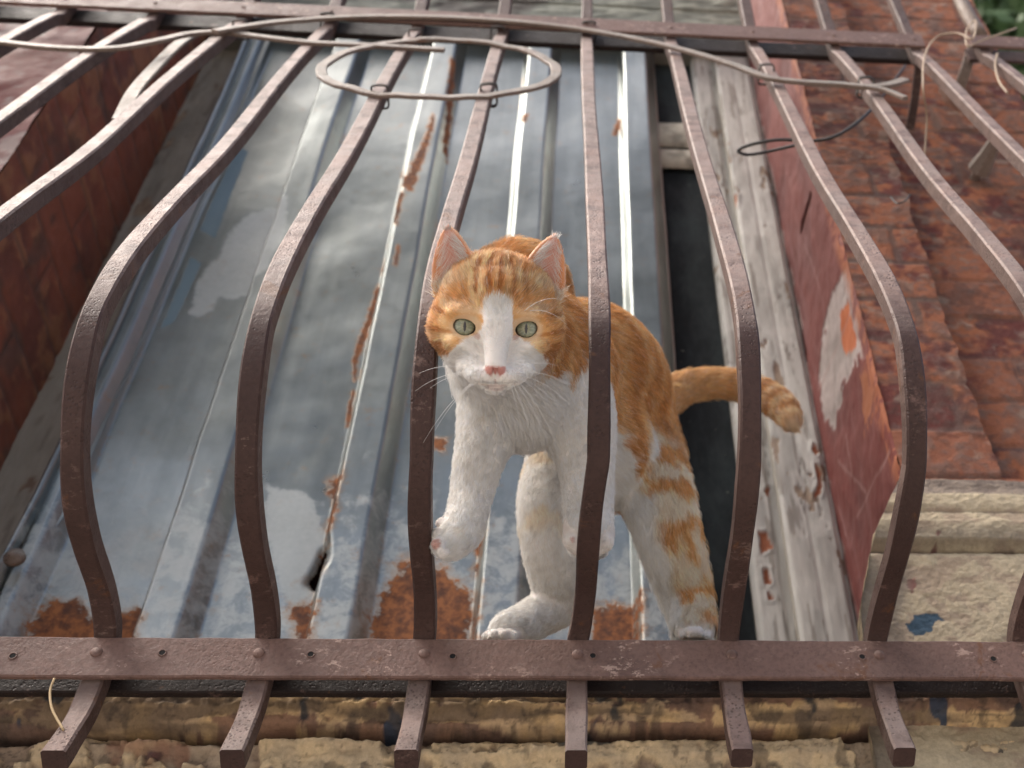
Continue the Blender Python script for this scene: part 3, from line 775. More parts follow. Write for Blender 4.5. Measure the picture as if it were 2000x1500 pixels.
mb = MB(); mb.tube([c0 + np.array([0, .004 - q, 0]) for q in (0, .006, .0062, .010, .0105)], [.011, .011, .0065, .0055, .001], 12, up=(0, 0, 1)); mb.build("screw", IRON_OLD, sh2, True)
# ------------------------------------------------------------------ loose wires
def wire(name, pts, r, mat, label, cat, n=8, world=None):
    P = world or [at(*p) for p in pts]
    C_ = spline(P, n); mb = MB(); mb.tube(C_, r, 6)
    o = mesh_obj(name, mb.V, mb.F, mat, None, True, origin=P[0])
    return tag(o, label, cat)
BLK = NT("black_wire_coat").out((.03, .027, .026), .5)
TAN = NT("tan_wire_coat").out((.38, .28, .19), .6)
mbp = [(1768, 128, .05), (1730, 180, .02), (1690, 225, -.03), (1640, 262, -.04), (1590, 275, -.03), (1520, 273, -.02), (1465, 283, -.01), (1442, 294, .0), (1460, 302, .0), (1500, 296, -.01), (1560, 282, -.03)]
wire("black_wire", mbp, .0022, BLK, "thin black wire looping from the top rail across the red reveal", "wire")
wire("tan_wire", [(1985, 55, -.02), (1915, 80, -.03), (1890, 90, -.035), (1888, 60, -.03), (1905, 40, -.03), (1900, 75, -.04), (1870, 65, -.03), (1830, 72, -.02), (1806, 110, -.03), (1803, 170, -.04), (1810, 230, .0), (1806, 305, .03)], .0013, TAN,
     "thin tan wire hanging down from the clamp over the brick at the upper right", "wire")
wire("tan_wire", [(1948, 105, -.03), (1944, 130, -.03), (1952, 160, -.035), (1968, 182, -.04)], .0016, TAN, "short curl of tan wire hanging on the next grille at the right edge", "wire")
wire("straw", [(106, 1325, -.016), (98, 1350, -.016), (102, 1385, -.018), (124, 1426, -.020)], .0009, NT("straw_gold").out((.55, .40, .22), .7), "curved dry straw hanging under the bottom rail at the left", "straw")
wire("twig", [(1740, 385, .045), (1752, 397, .03), (1768, 392, .03), (1778, 380, .045)], .0012, BLK, "tiny hooked twig stuck on the brick edge", "twig")

# ------------------------------------------------------------------ street, added opposite trees and far foliage
n = NT("pale_paving"); A = n.out(n.mix(n.noise(3, 5), (.22, .205, .185), (.32, .30, .275)), .9, None, n.bump(n.noise(60, 4), .4, .004))
mb = MB(); mb.add([(-60, -60, -2.2), (60, -60, -2.2), (60, 60, -2.2), (-60, 60, -2.2)], [(0, 1, 2, 3)])
g = mb.build("street", A); tag(g, kind="structure")
n = NT("leaf_green"); LG = n.out(n.mix(n.oi.outputs['Random'], (.035, .075, .02), (.05, .10, .03)), .6)
n = NT("bark"); BK = n.out(n.mix(n.noise(9, 4), (.08, .06, .045), (.16, .12, .09)), .9)
def tree(loc, h, cr, nl, ls, seed, label):
    r = np.random.RandomState(seed); t = thing("leafy_tree", loc, label, "tree")
    L = np.array(loc)
    mb = MB(); mb.tube(spline([L, L + (0.1, 0, h * .35), L + (-.05, .1, h * .6), L + (0.1, 0, h * .9)], 6), [.16 * (1 - k / 19 * .8) for k in range(19)], 9)
    for k in range(9):
        a = r.uniform(0, 6.28); z = h * r.uniform(.4, .75); e = L + (math.cos(a) * cr * .8, math.sin(a) * cr * .8, z + cr * .5)
        mb.tube(spline([L + (0, 0, z), (L + (0, 0, z) + e) / 2 + (0, 0, .15), e], 5), [.06 * (1 - q / 11 * .85) for q in range(11)], 6)
    mb.build("trunk", BK, t, True)
    cc = []
    for k in range(46):
        v = r.normal(size=3); v /= np.linalg.norm(v); cc.append(L + np.array([0, 0, h * .75]) + v * cr * r.uniform(.45, 1) * np.array([1, 1, .8]))
    cc = np.array(cc); ci = r.randint(0, len(cc), nl)
    c = cc[ci] + r.normal(size=(nl, 3)) * cr * .17
    a = r.normal(size=(nl, 3)); a /= np.linalg.norm(a, axis=1)[:, None]; b = np.cross(a, r.normal(size=(nl, 3))); b /= np.linalg.norm(b, axis=1)[:, None]
    s = ls * r.uniform(.6, 1.2, (nl, 1))
    V = np.stack([c - a * s, c + b * s * .45, c + a * s, c - b * s * .45], 1).reshape(-1, 3)
    mesh_obj("crown", V, np.arange(nl * 4).reshape(-1, 4), LG, t, False)
tree((6.4, 5.8, -2.2), 20.0, 3.0, 14000, .17, 5, "dark green tree glimpsed beyond the end of the wall, top right corner")
tree((1.9, -4.4, -2.2), 11.4, 1.7, 8000, .11, 9, "unseen leafy tree added across the street to darken the sheet reflection, on the right when facing the window")  # both street trees added out of view for a dark reflection band
tree((-1.7, -4.6, -2.2), 11.6, 1.7, 8000, .11, 10, "unseen leafy tree added across the street to darken the sheet reflection, on the left when facing the window")
# ------------------------------------------------------------------ the cat
# head frame: u to the picture's right, v up the face, w out of the face
HO = at(970, 640, -.235)
hw = CAM - HO; hw /= np.linalg.norm(hw)
hu = CR - hw * (CR @ hw); hu /= np.linalg.norm(hu); hv = np.cross(hw, hu)
_a = math.radians(-2.0)
hu, hv = hu * math.cos(_a) + hv * math.sin(_a), -hu * math.sin(_a) + hv * math.cos(_a)
HM = np.stack([hu, hv, hw])                     # rows: world -> head
def hd(u, v, w): return HO + (hu * u + hv * v + hw * w) * .01      # head coordinates in cm
EYES = [[-2.27, .02, 1.62], [2.12, .0, 1.62]]
ER = .95

PRIMS = []                                     # (kind, params, k, flow dir, region)
def cap(a, b, ra, rb, k=.012, flow=None, reg='body', sub=False):
    a = np.asarray(a, float); b = np.asarray(b, float)
    PRIMS.append(('cap', (a, b, ra, rb), k, flow if flow is not None else (b - a), reg, sub))
def ell(c, r, rot=None, k=.012, flow=None, reg='body', sub=False):
    PRIMS.append(('ell', (np.asarray(c, float), np.asarray(r, float), rot), k, flow, reg, sub))
def chain(pts, k=.012, reg='body'):
    Q = spline([list(at(*p[:3])) + [p[3]] for p in pts], 3) if len(pts) > 3 else [np.array(list(at(*p[:3])) + [p[3]]) for p in pts]
    P = [(q[:3], q[3]) for q in Q]
    for (a, ra), (b, rb) in zip(P[:-1], P[1:]): cap(a, b, ra, rb, k, reg=reg)
TFLOW = at(1260, 780, .05) - at(1030, 640, -.12)
def sph(x, y, Y, r, k=.02, flow=TFLOW): ell(at(x, y, Y), (r, r, r), None, k, flow)

# trunk
sph(1022, 690, -.125, .058, .0)
sph(1010, 572, -.125, .049, .03)
sph(1016, 785, -.120, .042, .03)
sph(1085, 740, -.095, .056, .03)
sph(1140, 715, -.045, .063, .03)
sph(1185, 745, -.005, .060, .03)
sph(1215, 815, .035, .049, .03)
sph(1165, 860, -.015, .046, .03)
sph(1190, 910, .015, .042, .03)
cap(at(980, 600, -.155), at(1000, 650, -.13), .045, .052, .02, TFLOW)
cap(hd(0, 0, -2), at(1000, 690, -.14), .040, .050, .02, TFLOW)
# fore legs
chain([(972, 770, -.120, .031), (948, 850, -.114, .0200), (933, 910, -.108, .0160), (920, 970, -.10, .0130), (910, 1015, -.10, .0120), (900, 1044, -.10, .0128)], .012, 'legw')
chain([(903, 1036, -.10, .0122), (886, 1055, -.104, .0134), (874, 1064, -.108, .0132)], .008, 'legw')
chain([(1115, 780, -.105, .036), (1136, 850, -.098, .0255), (1145, 910, -.088, .0190), (1149, 970, -.080, .0170), (1150, 1030, -.076, .0165), (1150, 1050, -.078, .0175)], .012, 'legw')
# toes of the fore paws
for (x, y, Y, r) in ((862, 1022, -.106, .0068), (855, 1043, -.114, .0074), (856, 1063, -.118, .0076), (866, 1080, -.116, .0070)):
    ell(at(x, y, Y), (r, r, r), None, .0012, at(865, 1060, -.1) - at(905, 1040, -.1), 'paw')
for (x, y, Y, r) in ((1118, 1058, -.084, .0108), (1134, 1070, -.082, .0104), (1163, 1072, -.082, .0104), (1181, 1060, -.084, .0110)):
    cap(at(x, y - 22, Y + .012), at(x, y, Y), r * .9, r * .9, .0012, reg='paw')
# near hind leg (picture right)
chain([(1235, 850, .045, .043), (1262, 920, .035, .036), (1288, 985, .025, .0285), (1310, 1060, .035, .0235), (1326, 1115, .055, .0205), (1340, 1160, .07, .0175), (1354, 1215, .068, .0150), (1357, 1238, .055, .0155)], .014, 'hleg')
for (x, y, Y) in ((1333, 1242, .040), (1348, 1238, .032), (1364, 1238, .032), (1380, 1243, .040)):
    cap(at(x, y - 13, Y + .018), at(x, y, Y), .0066, .0064, .0010, reg='paw')
# far hind leg (picture left)
chain([(1110, 880, .02, .034), (1085, 940, .005, .0280), (1068, 1000, .005, .0225), (1070, 1070, .02, .0185), (1082, 1130, .05, .0172), (1098, 1178, .08, .0165)], .014, 'fleg')
chain([(1098, 1180, .08, .0180), (1050, 1204, .068, .0165), (1010, 1226, .055, .0150), (985, 1236, .048, .0140)], .010, 'fleg')
for (x, y, Y) in ((951, 1244, .030), (965, 1241, .024), (982, 1242, .024), (998, 1245, .032)):
    cap(at(x + 12, y - 3, Y + .014), at(x, y, Y), .0072, .0070, .0010, reg='paw')
# tail
TAILP = [(1262, 800, .085, .020), (1300, 776, .10, .0195), (1340, 756, .11, .0170), (1400, 748, .115, .0155), (1455, 757, .115, .0155), (1505, 778, .11, .0160), (1534, 803, .105, .0138), (1548, 828, .10, .0080)]
chain(TAILP, .008, 'tail')
# head
R3 = np.eye(3)
def hell(c, r, k=.6, sub=False, rot=0, tilt=0, reg='head'):
    """ellipsoid in head cm, rot turns it in the face plane"""
    ca, sa = math.cos(math.radians(rot)), math.sin(math.radians(rot))
    ct, st = math.cos(math.radians(tilt)), math.sin(math.radians(tilt))
    Rm = np.array([[ca, sa, 0], [-sa, ca, 0], [0, 0, 1]]) @ np.array([[1, 0, 0], [0, ct, st], [0, -st, ct]])
    ell(hd(*c), np.array(r) * .01, Rm @ HM, k * .01, None, reg, sub)
def hcap(a, b, ra, rb, k=.5, reg='head', sub=False): cap(hd(*a), hd(*b), ra * .01, rb * .01, k * .01, reg=reg, sub=sub)
hell((0, 1.4, -1.3), (4.4, 4.25, 4.0), .8)
for s in (-1, 1):
    hell((s * 2.75, -.1, -.7), (2.25, 2.45, 2.5), 1.0)
    hell((s * 1.7, -2.1, .2), (2.05, 1.75, 2.3), 1.0)
    hell((s * 2.2, 1.15, 1.35), (1.6, .78, 1.30), .55, rot=-s * 6)           # brow
    hell((s * 2.6, -1.25, 1.5), (1.25, .75, 1.0), .6, rot=s * 14)           # cheek bone
hell((0, -2.9, .9), (2.3, 1.5, 2.2), .9)
hcap((0, 2.4, 1.7), (0, .2, 2.5), 1.7, 1.25, .9)
hcap((0, .2, 2.5), (0, -2.6, 3.75), 1.22, .95, .6)
for s in (-1, 1):
    hell((s * .98, -3.45, 3.05), (1.30, .92, 1.25), .35, rot=s * 12)        # whisker pads
    hell((s * 1.7, -2.95, 2.25), (1.2, .95, 1.1), .5)
hell((0, -4.30, 2.45), (.98, .60, .95), .30)                                # chin
hell((0, -3.02, 4.30), (.80, .48, .50), .22)                                # nose leather
hell((-.45, -4.14, 3.95), (.62, .07, .35), .08, sub=True, rot=-6)
hell((.45, -4.14, 3.95), (.62, .07, .35), .08, sub=True, rot=6)
hell((0, -3.72, 4.40), (.06, .38, .3), .12, sub=True)
for s in (-1, 1):
    hell((s * .52, -3.22, 4.66), (.19, .09, .24), .08, sub=True, rot=-s * 28)  # nostrils
# ears
EAR = []
for s, base, tip in ((-1, (-2.95, 2.9, -1.1), (-3.80, 7.25, -.9)), (1, (3.05, 2.75, -1.1), (4.15, 7.0, -.9))):
    b, t = np.array(base), np.array(tip)
    L = np.linalg.norm(t - b); n_ = (t - b) / L
    dpt = np.array([s * .30, 0, 1.0]); dpt -= n_ * (dpt @ n_); dpt /= np.linalg.norm(dpt)       # direction the ear opens to
    ac = np.cross(n_, dpt)
    EAR.append((b, n_, ac, dpt, L, s))
    PRIMS.append(('ear', (b, n_, ac, dpt, L), .0035, None, 'ear', False))

def prim_sd(pr, Pw):
    kind, q = pr[0], pr[1]
    if kind == 'cap':
        a, b, ra, rb = q; e = b - a
        t = np.clip(((Pw - a) @ e) / (e @ e + 1e-12), 0, 1)
        return np.linalg.norm(Pw - a - t[..., None] * e, axis=-1) - (ra + (rb - ra) * t)
    if kind == 'ell':
        c, r, M = q; d = Pw - c
        if M is not None: d = d @ M.T
        k0 = np.linalg.norm(d / r, axis=-1); k1 = np.linalg.norm(d / r ** 2, axis=-1) + 1e-9
        return k0 * (k0 - 1) / k1
    b, n_, ac, dpt, L = q
    d = ((Pw - HO) @ HM.T) * 100 - b
    t = (d @ n_) / L; s_ = d @ ac; z = d @ dpt
    wd = 1.78 * np.clip(1 - np.clip(t, -.2, 1) ** 2.0, .0, 1.05) ** .80 + .02
    bowl = -1.0 * (1 - np.clip(s_ / 1.85, -1.2, 1.2) ** 2) * (1 - .70 * np.clip(t, 0, 1)) + .1
    sd_ = np.maximum(np.abs(z - bowl) - .17 * 1, np.abs(s_) - wd) * .85
    sd_ = np.maximum(sd_, np.maximum((t - 1) * L, (-.12 - t) * L))
    return sd_ * .01 - SHR - .0004
def prim_box(pr):
    kind, q, k = pr[0], pr[1], pr[2]
    if kind == 'cap':
        a, b, ra, rb = q; r = max(ra, rb); lo, hi = np.minimum(a, b) - r, np.maximum(a, b) + r
    elif kind == 'ell':
        r = max(q[1]); lo, hi = q[0] - r, q[0] + r
    else:
        b, n_, ac, dpt, L = q; pts = np.array([hd(*(b + n_ * L * t + ac * s)) for t in (-.1, 1) for s in (-2, 2)])
        lo, hi = pts.min(0) - .015, pts.max(0) + .015
    return lo, hi
SHR = .0022
# seat each eyeball just under the face surface, then open the lids over it
for s, e in zip((-1, 1), EYES):
    wz = np.linspace(.2, 4.5, 400); Q = np.array([hd(e[0], e[1], q) for q in wz]); dd = np.full(400, 1.0)
    for pr in PRIMS:
        if pr[5] or pr[0] == 'ear': continue
        d = prim_sd(pr, Q); h = np.clip(.5 + .5 * (dd - d) / max(pr[2], 1e-5), 0, 1); dd = dd * (1 - h) + d * h - pr[2] * h * (1 - h)
    ws_ = wz[np.where(dd < -SHR)[0][-1]]
    e[2] = ws_ - ER + .06
    hell((e[0], e[1] - .02, ws_), (.60, .30, 1.1), .08, sub=True, rot=s * 16)
    hell((e[0], e[1] - .10, ws_), (.44, .34, 1.1), .08, sub=True)
    print("eye surface", ws_)
def build_field():
    lo = np.array([1e9] * 3); hi = -lo
    for pr in PRIMS:
        a, b = prim_box(pr); lo = np.minimum(lo, a); hi = np.maximum(hi, b)
    lo -= .012; hi += .012
    axes = []
    hc = HO + hv * .012 + hw * .01
    for k in range(3):
        f0, f1 = hc[k] - .070, hc[k] + .070
        if k == 2: f0, f1 = hc[k] - .066, hc[k] + .080
        f0, f1 = max(f0, lo[k]), min(f1, hi[k])
        seg = [np.arange(lo[k], f0, .0030), np.arange(f0, f1, .00115), np.arange(f1, hi[k] + .003, .0030)]
        a = np.concatenate(seg); a = a[np.concatenate([[True], np.diff(a) > 2e-4])]
        axes.append(a)
    D = np.full([len(a) for a in axes], .05, np.float32)
    for pr in PRIMS:
        a, b = prim_box(pr); m = pr[2] + .014
        sl_ = tuple(slice(max(np.searchsorted(axes[k], a[k] - m) - 1, 0), np.searchsorted(axes[k], b[k] + m) + 1) for k in range(3))
        G = np.stack(np.meshgrid(*[axes[k][sl_[k]] for k in range(3)], indexing='ij'), -1)
        d = prim_sd(pr, G).astype(np.float32); old = D[sl_]; k_ = max(pr[2], 1e-5)
        if pr[5]:
            h = np.clip(.5 - .5 * (old + d) / k_, 0, 1)
            D[sl_] = old * (1 - h) + (-d) * h + k_ * h * (1 - h)
        else:
            h = np.clip(.5 + .5 * (old - d) / k_, 0, 1)
            D[sl_] = old * (1 - h) + d * h - k_ * h * (1 - h)
    return axes, D
def surface_net(axes, D, iso):
    D = D - iso; S_ = D < 0
    c = [slice(0, -1), slice(1, None)]
    cnt = np.zeros([n - 1 for n in D.shape], np.int8)
    for i in (0, 1):
        for j in (0, 1):
            for k in (0, 1): cnt += S_[c[i], c[j], c[k]]
    act = (cnt > 0) & (cnt < 8)
    idx = np.full(act.shape, -1, np.int64); cells = np.argwhere(act); idx[act] = np.arange(len(cells))
    acc = np.zeros((len(cells), 3)); num = np.zeros(len(cells))
    cor = {}
    for i in (0, 1):
        for j in (0, 1):
            for k in (0, 1): cor[(i, j, k)] = D[cells[:, 0] + i, cells[:, 1] + j, cells[:, 2] + k]
    for a in cor:
        for ax in range(3):
            if a[ax] == 0:
                b = list(a); b[ax] = 1; b = tuple(b)
                va, vb = cor[a], cor[b]; m = (va < 0) != (vb < 0)
                t = np.where(m, va / np.where(m, va - vb, 1), 0)
                p = np.zeros((len(cells), 3)); p[:] = a; p[:, ax] += t
                acc += p * m[:, None]; num += m
    acc /= num[:, None]
    V = np.zeros_like(acc)
    for ax in range(3):
        A = axes[ax]; i0 = cells[:, ax]; V[:, ax] = A[i0] + acc[:, ax] * (A[np.minimum(i0 + 1, len(A) - 1)] - A[i0])
    Fs = []
    for ax in range(3):
        sl0 = [slice(1, -1)] * 3; sl0[ax] = slice(0, -1); sl1 = [slice(1, -1)] * 3; sl1[ax] = slice(1, None)
        a, b = S_[tuple(sl0)], S_[tuple(sl1)]
        E = np.argwhere(a != b); inside = a[tuple(E.T)]
        E = E + 1; E[:, ax] -= 1
        o1, o2 = [(1, 2), (2, 0), (0, 1)][ax]
        def cell(d1, d2):
            q = E.copy(); q[:, o1] += d1; q[:, o2] += d2; return idx[tuple(q.T)]
        f = np.stack([cell(-1, -1), cell(0, -1), cell(0, 0), cell(-1, 0)], 1)
        f = np.where(inside[:, None], f, f[:, ::-1]); Fs.append(f)
    F = np.concatenate(Fs); F = F[(F >= 0).all(1)]
    return V, F
axes, D = build_field()
CV, CFc = surface_net(axes, D, -SHR)
# keep the largest connected piece; light smoothing; normals
def vnormals(V, F):
    a, b, c, d = (V[F[:, k]] for k in range(4)); fn = np.cross(c - a, d - b)
    N = np.zeros_like(V)
    for k in range(4):
        for ax in range(3): N[:, ax] += np.bincount(F[:, k], fn[:, ax], len(V))
    return N / (np.linalg.norm(N, axis=1)[:, None] + 1e-12), np.linalg.norm(fn, axis=1) / 2
def smooth_mesh(V, F, n, lam=.5):
    for _ in range(n):
        A = np.zeros_like(V); w_ = np.zeros(len(V))
        for i in range(4):
            j = (i + 1) % 4
            for x_, y_ in ((i, j), (j, i)):
                for ax in range(3): A[:, ax] += np.bincount(F[:, x_], V[F[:, y_], ax], len(V))
                w_ += np.bincount(F[:, x_], minlength=len(V))
        V = V * (1 - lam) + lam * A / np.maximum(w_, 1)[:, None]
    return V
CV = smooth_mesh(CV, CFc, 1)
CN, CA = vnormals(CV, CFc)
if ((CV - CV.mean(0)) * CN).sum() < 0: CFc = CFc[:, ::-1].copy(); CN = -CN
print("cat verts", len(CV))

def headc(P): return ((P - HO) @ HM.T) * 100
# nearest primitive class and flow
def classify(P):
    best = np.full(len(P), 1e9); reg = np.zeros(len(P), np.int8); flow = np.zeros((len(P), 3)); ws = np.zeros(len(P))
    names = ['body', 'legw', 'hleg', 'fleg', 'paw', 'tail', 'head', 'ear']
    for pr in PRIMS:
        if pr[5]: continue
        a, b = prim_box(pr); m = ((P > a - .03) & (P < b + .03)).all(1)
        if not m.any(): continue
        d = prim_sd(pr, P[m]); ii = np.where(m)[0]
        wgt = np.exp(-np.clip(d, -.05, .2) / .006)
        f = pr[3]
        if f is not None:
            f = np.asarray(f, float); flow[ii] += wgt[:, None] * f / (np.linalg.norm(f) + 1e-9); ws[ii] += wgt
        u = d < best[ii]; best[ii[u]] = d[u]; reg[ii[u]] = names.index(pr[4])
    return reg, flow / np.maximum(ws, 1e-9)[:, None]

ORG, ORG_D, ORG_L, WHT, CRM = np.array((.76, .43, .175)), np.array((.50, .21, .06)), np.array((.88, .65, .38)), np.array((.93, .905, .86)), np.array((.80, .64, .45))
def g2(u, v, cu, cv, ru, rv, rot=0):
    a = math.radians(rot); x = (u - cu) * math.cos(a) + (v - cv) * math.sin(a); y = -(u - cu) * math.sin(a) + (v - cv) * math.cos(a)
    return 1 - np.sqrt((x / ru) ** 2 + (y / rv) ** 2)
def coat(P, reg, N):
    """coat colour of surface points (world)"""
    n1 = fbm(P * 70, 4, 500); n2 = fbm(P * 220, 3, 510)
    H = headc(P); u, v, w_ = H.T
    au = np.abs(u)
    # ---- head
    isH = (reg == 6) | (reg == 7)
    og = mixc(ORG, ORG_L, sstep(n1 + .12 * np.sin(u * 3), -.1, .25))
    # forehead stripes running back from the brow
    st = np.sin(u * 7.4 + n1 * 1.6 + np.sign(u) * .6); sm = sstep(v, 1.7, 2.6) * sstep(2.2 - au, 0, .7) * sstep(7.2 - v, 0, 1.5)
    og = mixc(og, ORG_D, sstep(st + n2 * 1.5, .15, .8) * sm * .9)
    og = mixc(og, ORG_L, sstep(-st, .5, 1) * sm * .35)
    # lighter fur over each eye and by the ears
    og = mixc(og, CRM, sstep(g2(au, v, 2.6, 1.35, 1.9, .55, 10), 0, .6) * .55)
    og = mixc(og, CRM, sstep(g2(au, v, 3.3, 2.9, 1.5, .55, -15), 0, .6) * .6)
    # cheek stripes from the outer eye corner
    for (cu, cv, ru, rv, rot) in ((4.0, -.30, 1.6, .20, 8), (3.7, -1.75, 1.5, .38, 28), (4.4, -1.05, 1.2, .20, 20), (4.4, 1.0, 1.1, .22, 5)):
        og = mixc(og, ORG_D, sstep(g2(au, v, cu, cv, ru, rv, rot) + n2 * .3, 0, .45) * .75)
    ring_ = sstep(g2(au, v, 2.15, 0, 1.30, 1.02), 0, .25)
    og = mixc(og, CRM, ring_ * .6)
    # white of the face: blaze, nose bridge, muzzle, lower cheeks
    blaze = np.interp(v, [-1, -.4, .4, 1.0, 1.8, 2.2], [1.9, 1.25, 1.10, 1.15, .75, .05])
    wsh = sstep(blaze + n1 * .9 + n2 * .8 - np.abs(u - .02), -.14, .14) * sstep(2.3 - v, 0, .3)
    low = sstep(np.interp(au, [0, 1.6, 2.4, 3.3, 4.2, 5.2], [-.3, -.75, -1.15, -2.1, -2.5, -1.3]) - v + n1 * .9 + n2 * .5, -.15, .15)
    behind = sstep(-1.2 - w_, 0, 1.2)
    wsh = np.maximum(wsh, low)
    hc_ = mixc(og, WHT, wsh)
    hc_ = mixc(hc_, (.60, .56, .54), wsh * sstep(n1, .0, .3) * .25)
    tear = sstep(g2(au, v, 1.35, -.65, .28, .35, -35), 0, .5)
    hc_ = mixc(hc_, (.42, .20, .15), tear * .55)
    # nose leather and mouth
    nose = sstep(np.minimum(np.minimum(-2.66 - v, v + 3.62) * 1.0, (.80 - np.abs(u)) + np.minimum(v + 3.0, .0) * 1.05) + n2 * .04, -.02, .06) * sstep(w_, 3.7, 4.0)
    phil = sstep(.07 - au, 0, .05) * sstep(-3.55 - v, 0, .1) * sstep(v + 4.15, 0, .1) * sstep(w_, 3.0, 3.4)
    hc_ = mixc(hc_, (.36, .20, .18), phil * .8)
    hc_ = mixc(hc_, (.66, .33, .29), nose)
    mth = sstep(.16 - np.abs(v + 4.14 - au * .05), 0, .08) * sstep(.85 - au, 0, .4) * sstep(w_, 2.6, 3.0)
    hc_ = mixc(hc_, (.38, .21, .19), mth * .45)
    pore = sstep(fbm(P * 900, 2, 530), .12, .2) * sstep(g2(au, v, 1.2, -3.35, .9, .6), 0, .4) * sstep(w_, 2.6, 3.2)
    hc_ = mixc(hc_, (.45, .38, .34), pore * .5)
    # eyelid rims
    for (eu, ev, ew), s in zip(EYES, (-1, 1)):
        e = g2(u, v, eu, ev - .05, .64, .45, s * 13)
        rim = sstep(.24 - np.abs(e + .06), 0, .10) * sstep(w_, .3, .9)
        hc_ = mixc(hc_, mixc((.06, .03, .022), (.36, .17, .14), sstep(ev - .15 - v, 0, .3)), rim * .95)
    # ---- ears
    er = np.zeros(len(P)); front = np.zeros(len(P)); tt = np.zeros(len(P)); edge = np.zeros(len(P))
    for (b, n_, ac, dpt, L, s) in EAR:
        d = H - b; t = (d @ n_) / L; s_ = d @ ac; z = d @ dpt
        wd = 1.78 * np.clip(1 - np.clip(t, -.2, 1) ** 2.0, .0, 1.05) ** .80 + .02
        bowl = -1.0 * (1 - np.clip(s_ / 1.85, -1.2, 1.2) ** 2) * (1 - .70 * np.clip(t, 0, 1)) + .1
        mine = (np.sign(u) == s) & (t > .12)
        er = np.where(mine & (reg == 7), 1, er); front = np.where(mine, sstep(z - bowl, -.02, .10), front)
        tt = np.where(mine, t, tt); edge = np.where(mine, np.abs(s_) / np.maximum(wd, .2), edge)
    inner = mixc(mixc((.70, .38, .31), (.78, .50, .42), sstep(n1, -.1, .2)), (.74, .34, .15), sstep(edge, .45, .9) * .85)
    inner = mixc(inner, (.20, .10, .085), sstep(.22 - tt, 0, .15) * .6)
    ec = mixc(ORG, inner, front); ec = mixc(ec, WHT, sstep(edge, .93, 1.0) * .3)
    hc_ = np.where(er[:, None] > 0, ec, hc_)
    # ---- body
    A0 = at(1030, 640, -.12); ax = TFLOW / np.linalg.norm(TFLOW)
    q = P - A0; s_ = q @ ax
    img = np.stack([(P - CAM) @ CR, (P - CAM) @ CU, (P - CAM) @ CF], 1)
    # orange saddle on the back and the near flank, white below: by how far the skin faces up and sideways
    updir = np.array([.45, .35, .80]); updir /= np.linalg.norm(updir)
    lim = np.interp(s_, [-.12, -.04, .03, .09, .16, .24], [-.02, -.08, -.22, -.46, -.62, -.62])
    lim = lim - .9 * sstep(q @ CU, -.005, .030) * sstep(.12 - s_, 0, .08)
    sad = sstep(N @ updir - lim + n1 * .55 + n2 * .25, -.07, .09)
    sad = sad * (1 - sstep(-(q @ CU), .05, .07) * sstep(.02 - s_, 0, .03))
    patch = sstep(.034 - np.linalg.norm(P - at(1225, 880, -.0), axis=1) + n1 * .02, -.004, .006)
    sad = sad * (1 - patch)
    stripe = np.sin(s_ * 150 + n1 * 7 + (P @ updir) * 20)
    bo = mixc(ORG, ORG_D, sstep(stripe, .1, .9) * .45); bo = mixc(bo, ORG_L, sstep(-stripe + n2, .3, 1) * .45)
    bc = mixc(WHT, bo, sad)
    # ---- near hind leg: broad broken bands on the outer side
    hz = P[:, 2]; ox = P[:, 0] - np.interp(hz, [.05, .10, .16, .22, .28, .36], [.449, .449, .434, .428, .415, .33])
    bands = np.sin(hz * 150 + n1 * 8 - P[:, 0] * 60)
    outer = sstep(N[:, 0] + N[:, 2] * .25 + n1 * .8, -.62, -.25)
    lc = mixc(WHT, mixc(ORG_L, ORG, sstep(bands, -.3, .6)), outer * (.42 + .58 * sstep(bands + n2, -.85, -.05)) * sstep(hz, .052, .085))
    # ---- far hind leg: faint peach patches
    fc = mixc(WHT * .97, ORG_L, sstep(np.sin(hz * 95 + 1.2) + n1 * 2, .45, 1.1) * .40 * sstep(hz, .11, .14))
    # ---- tail rings
    tp = np.array([at(*p[:3]) for p in TAILP]); cum = np.concatenate([[0], np.cumsum(np.linalg.norm(np.diff(tp, axis=0), axis=1))])
    bd = np.full(len(P), 1e9); ts = np.zeros(len(P))
    for k in range(len(tp) - 1):
        e = tp[k + 1] - tp[k]; t = np.clip((P - tp[k]) @ e / (e @ e), 0, 1); d = np.linalg.norm(P - tp[k] - t[:, None] * e, axis=1)
        m = d < bd; bd[m] = d[m]; ts[m] = cum[k] + t[m] * np.linalg.norm(e)
    ringm = np.sin(ts / .0155 * 2 * math.pi * .72 + n1 * 2) * (.25 + .75 * sstep(ts, cum[-1] * .50, cum[-1] * .68))
    tc = mixc(mixc(ORG, ORG_L, .35 + n1[:] * .6), ORG_D, sstep(ringm, .1, .7) * .75)
    tc = mixc(tc, CRM, sstep(-ringm, .2, .8) * .6)
    tc = mixc(tc, CRM, sstep(ts, cum[-1] * .93, cum[-1]) * .8)
    tc = mixc(tc, CRM, sstep(-(CN_UP(P)), 0, 1) * 0)
    col = bc
    col = np.where((reg == 2)[:, None], lc, col)
    col = np.where((reg == 3)[:, None], fc, col)
    col = np.where((reg == 1)[:, None], mixc(WHT, CRM, sstep(n1, .15, .35) * .2), col)
    pw = mixc(WHT, (.62, .52, .44), sstep(n1, -.1, .2) * .35)
    pw = pw * .86
    for pd in PADS: pw = mixc(pw, (.56, .36, .31), sstep(.0050 - np.linalg.norm(P - pd, axis=1), 0, .0015))
    col = np.where((reg == 4)[:, None], pw, col)
    col = np.where((reg == 5)[:, None], tc, col)
    # soften the change from leg to trunk
    hb = sstep(hz, .225, .285)
    col = np.where((reg == 2)[:, None], mixc(lc, bc, hb), col)
    nb = sstep(-w_ + n1, .9, 2.2)
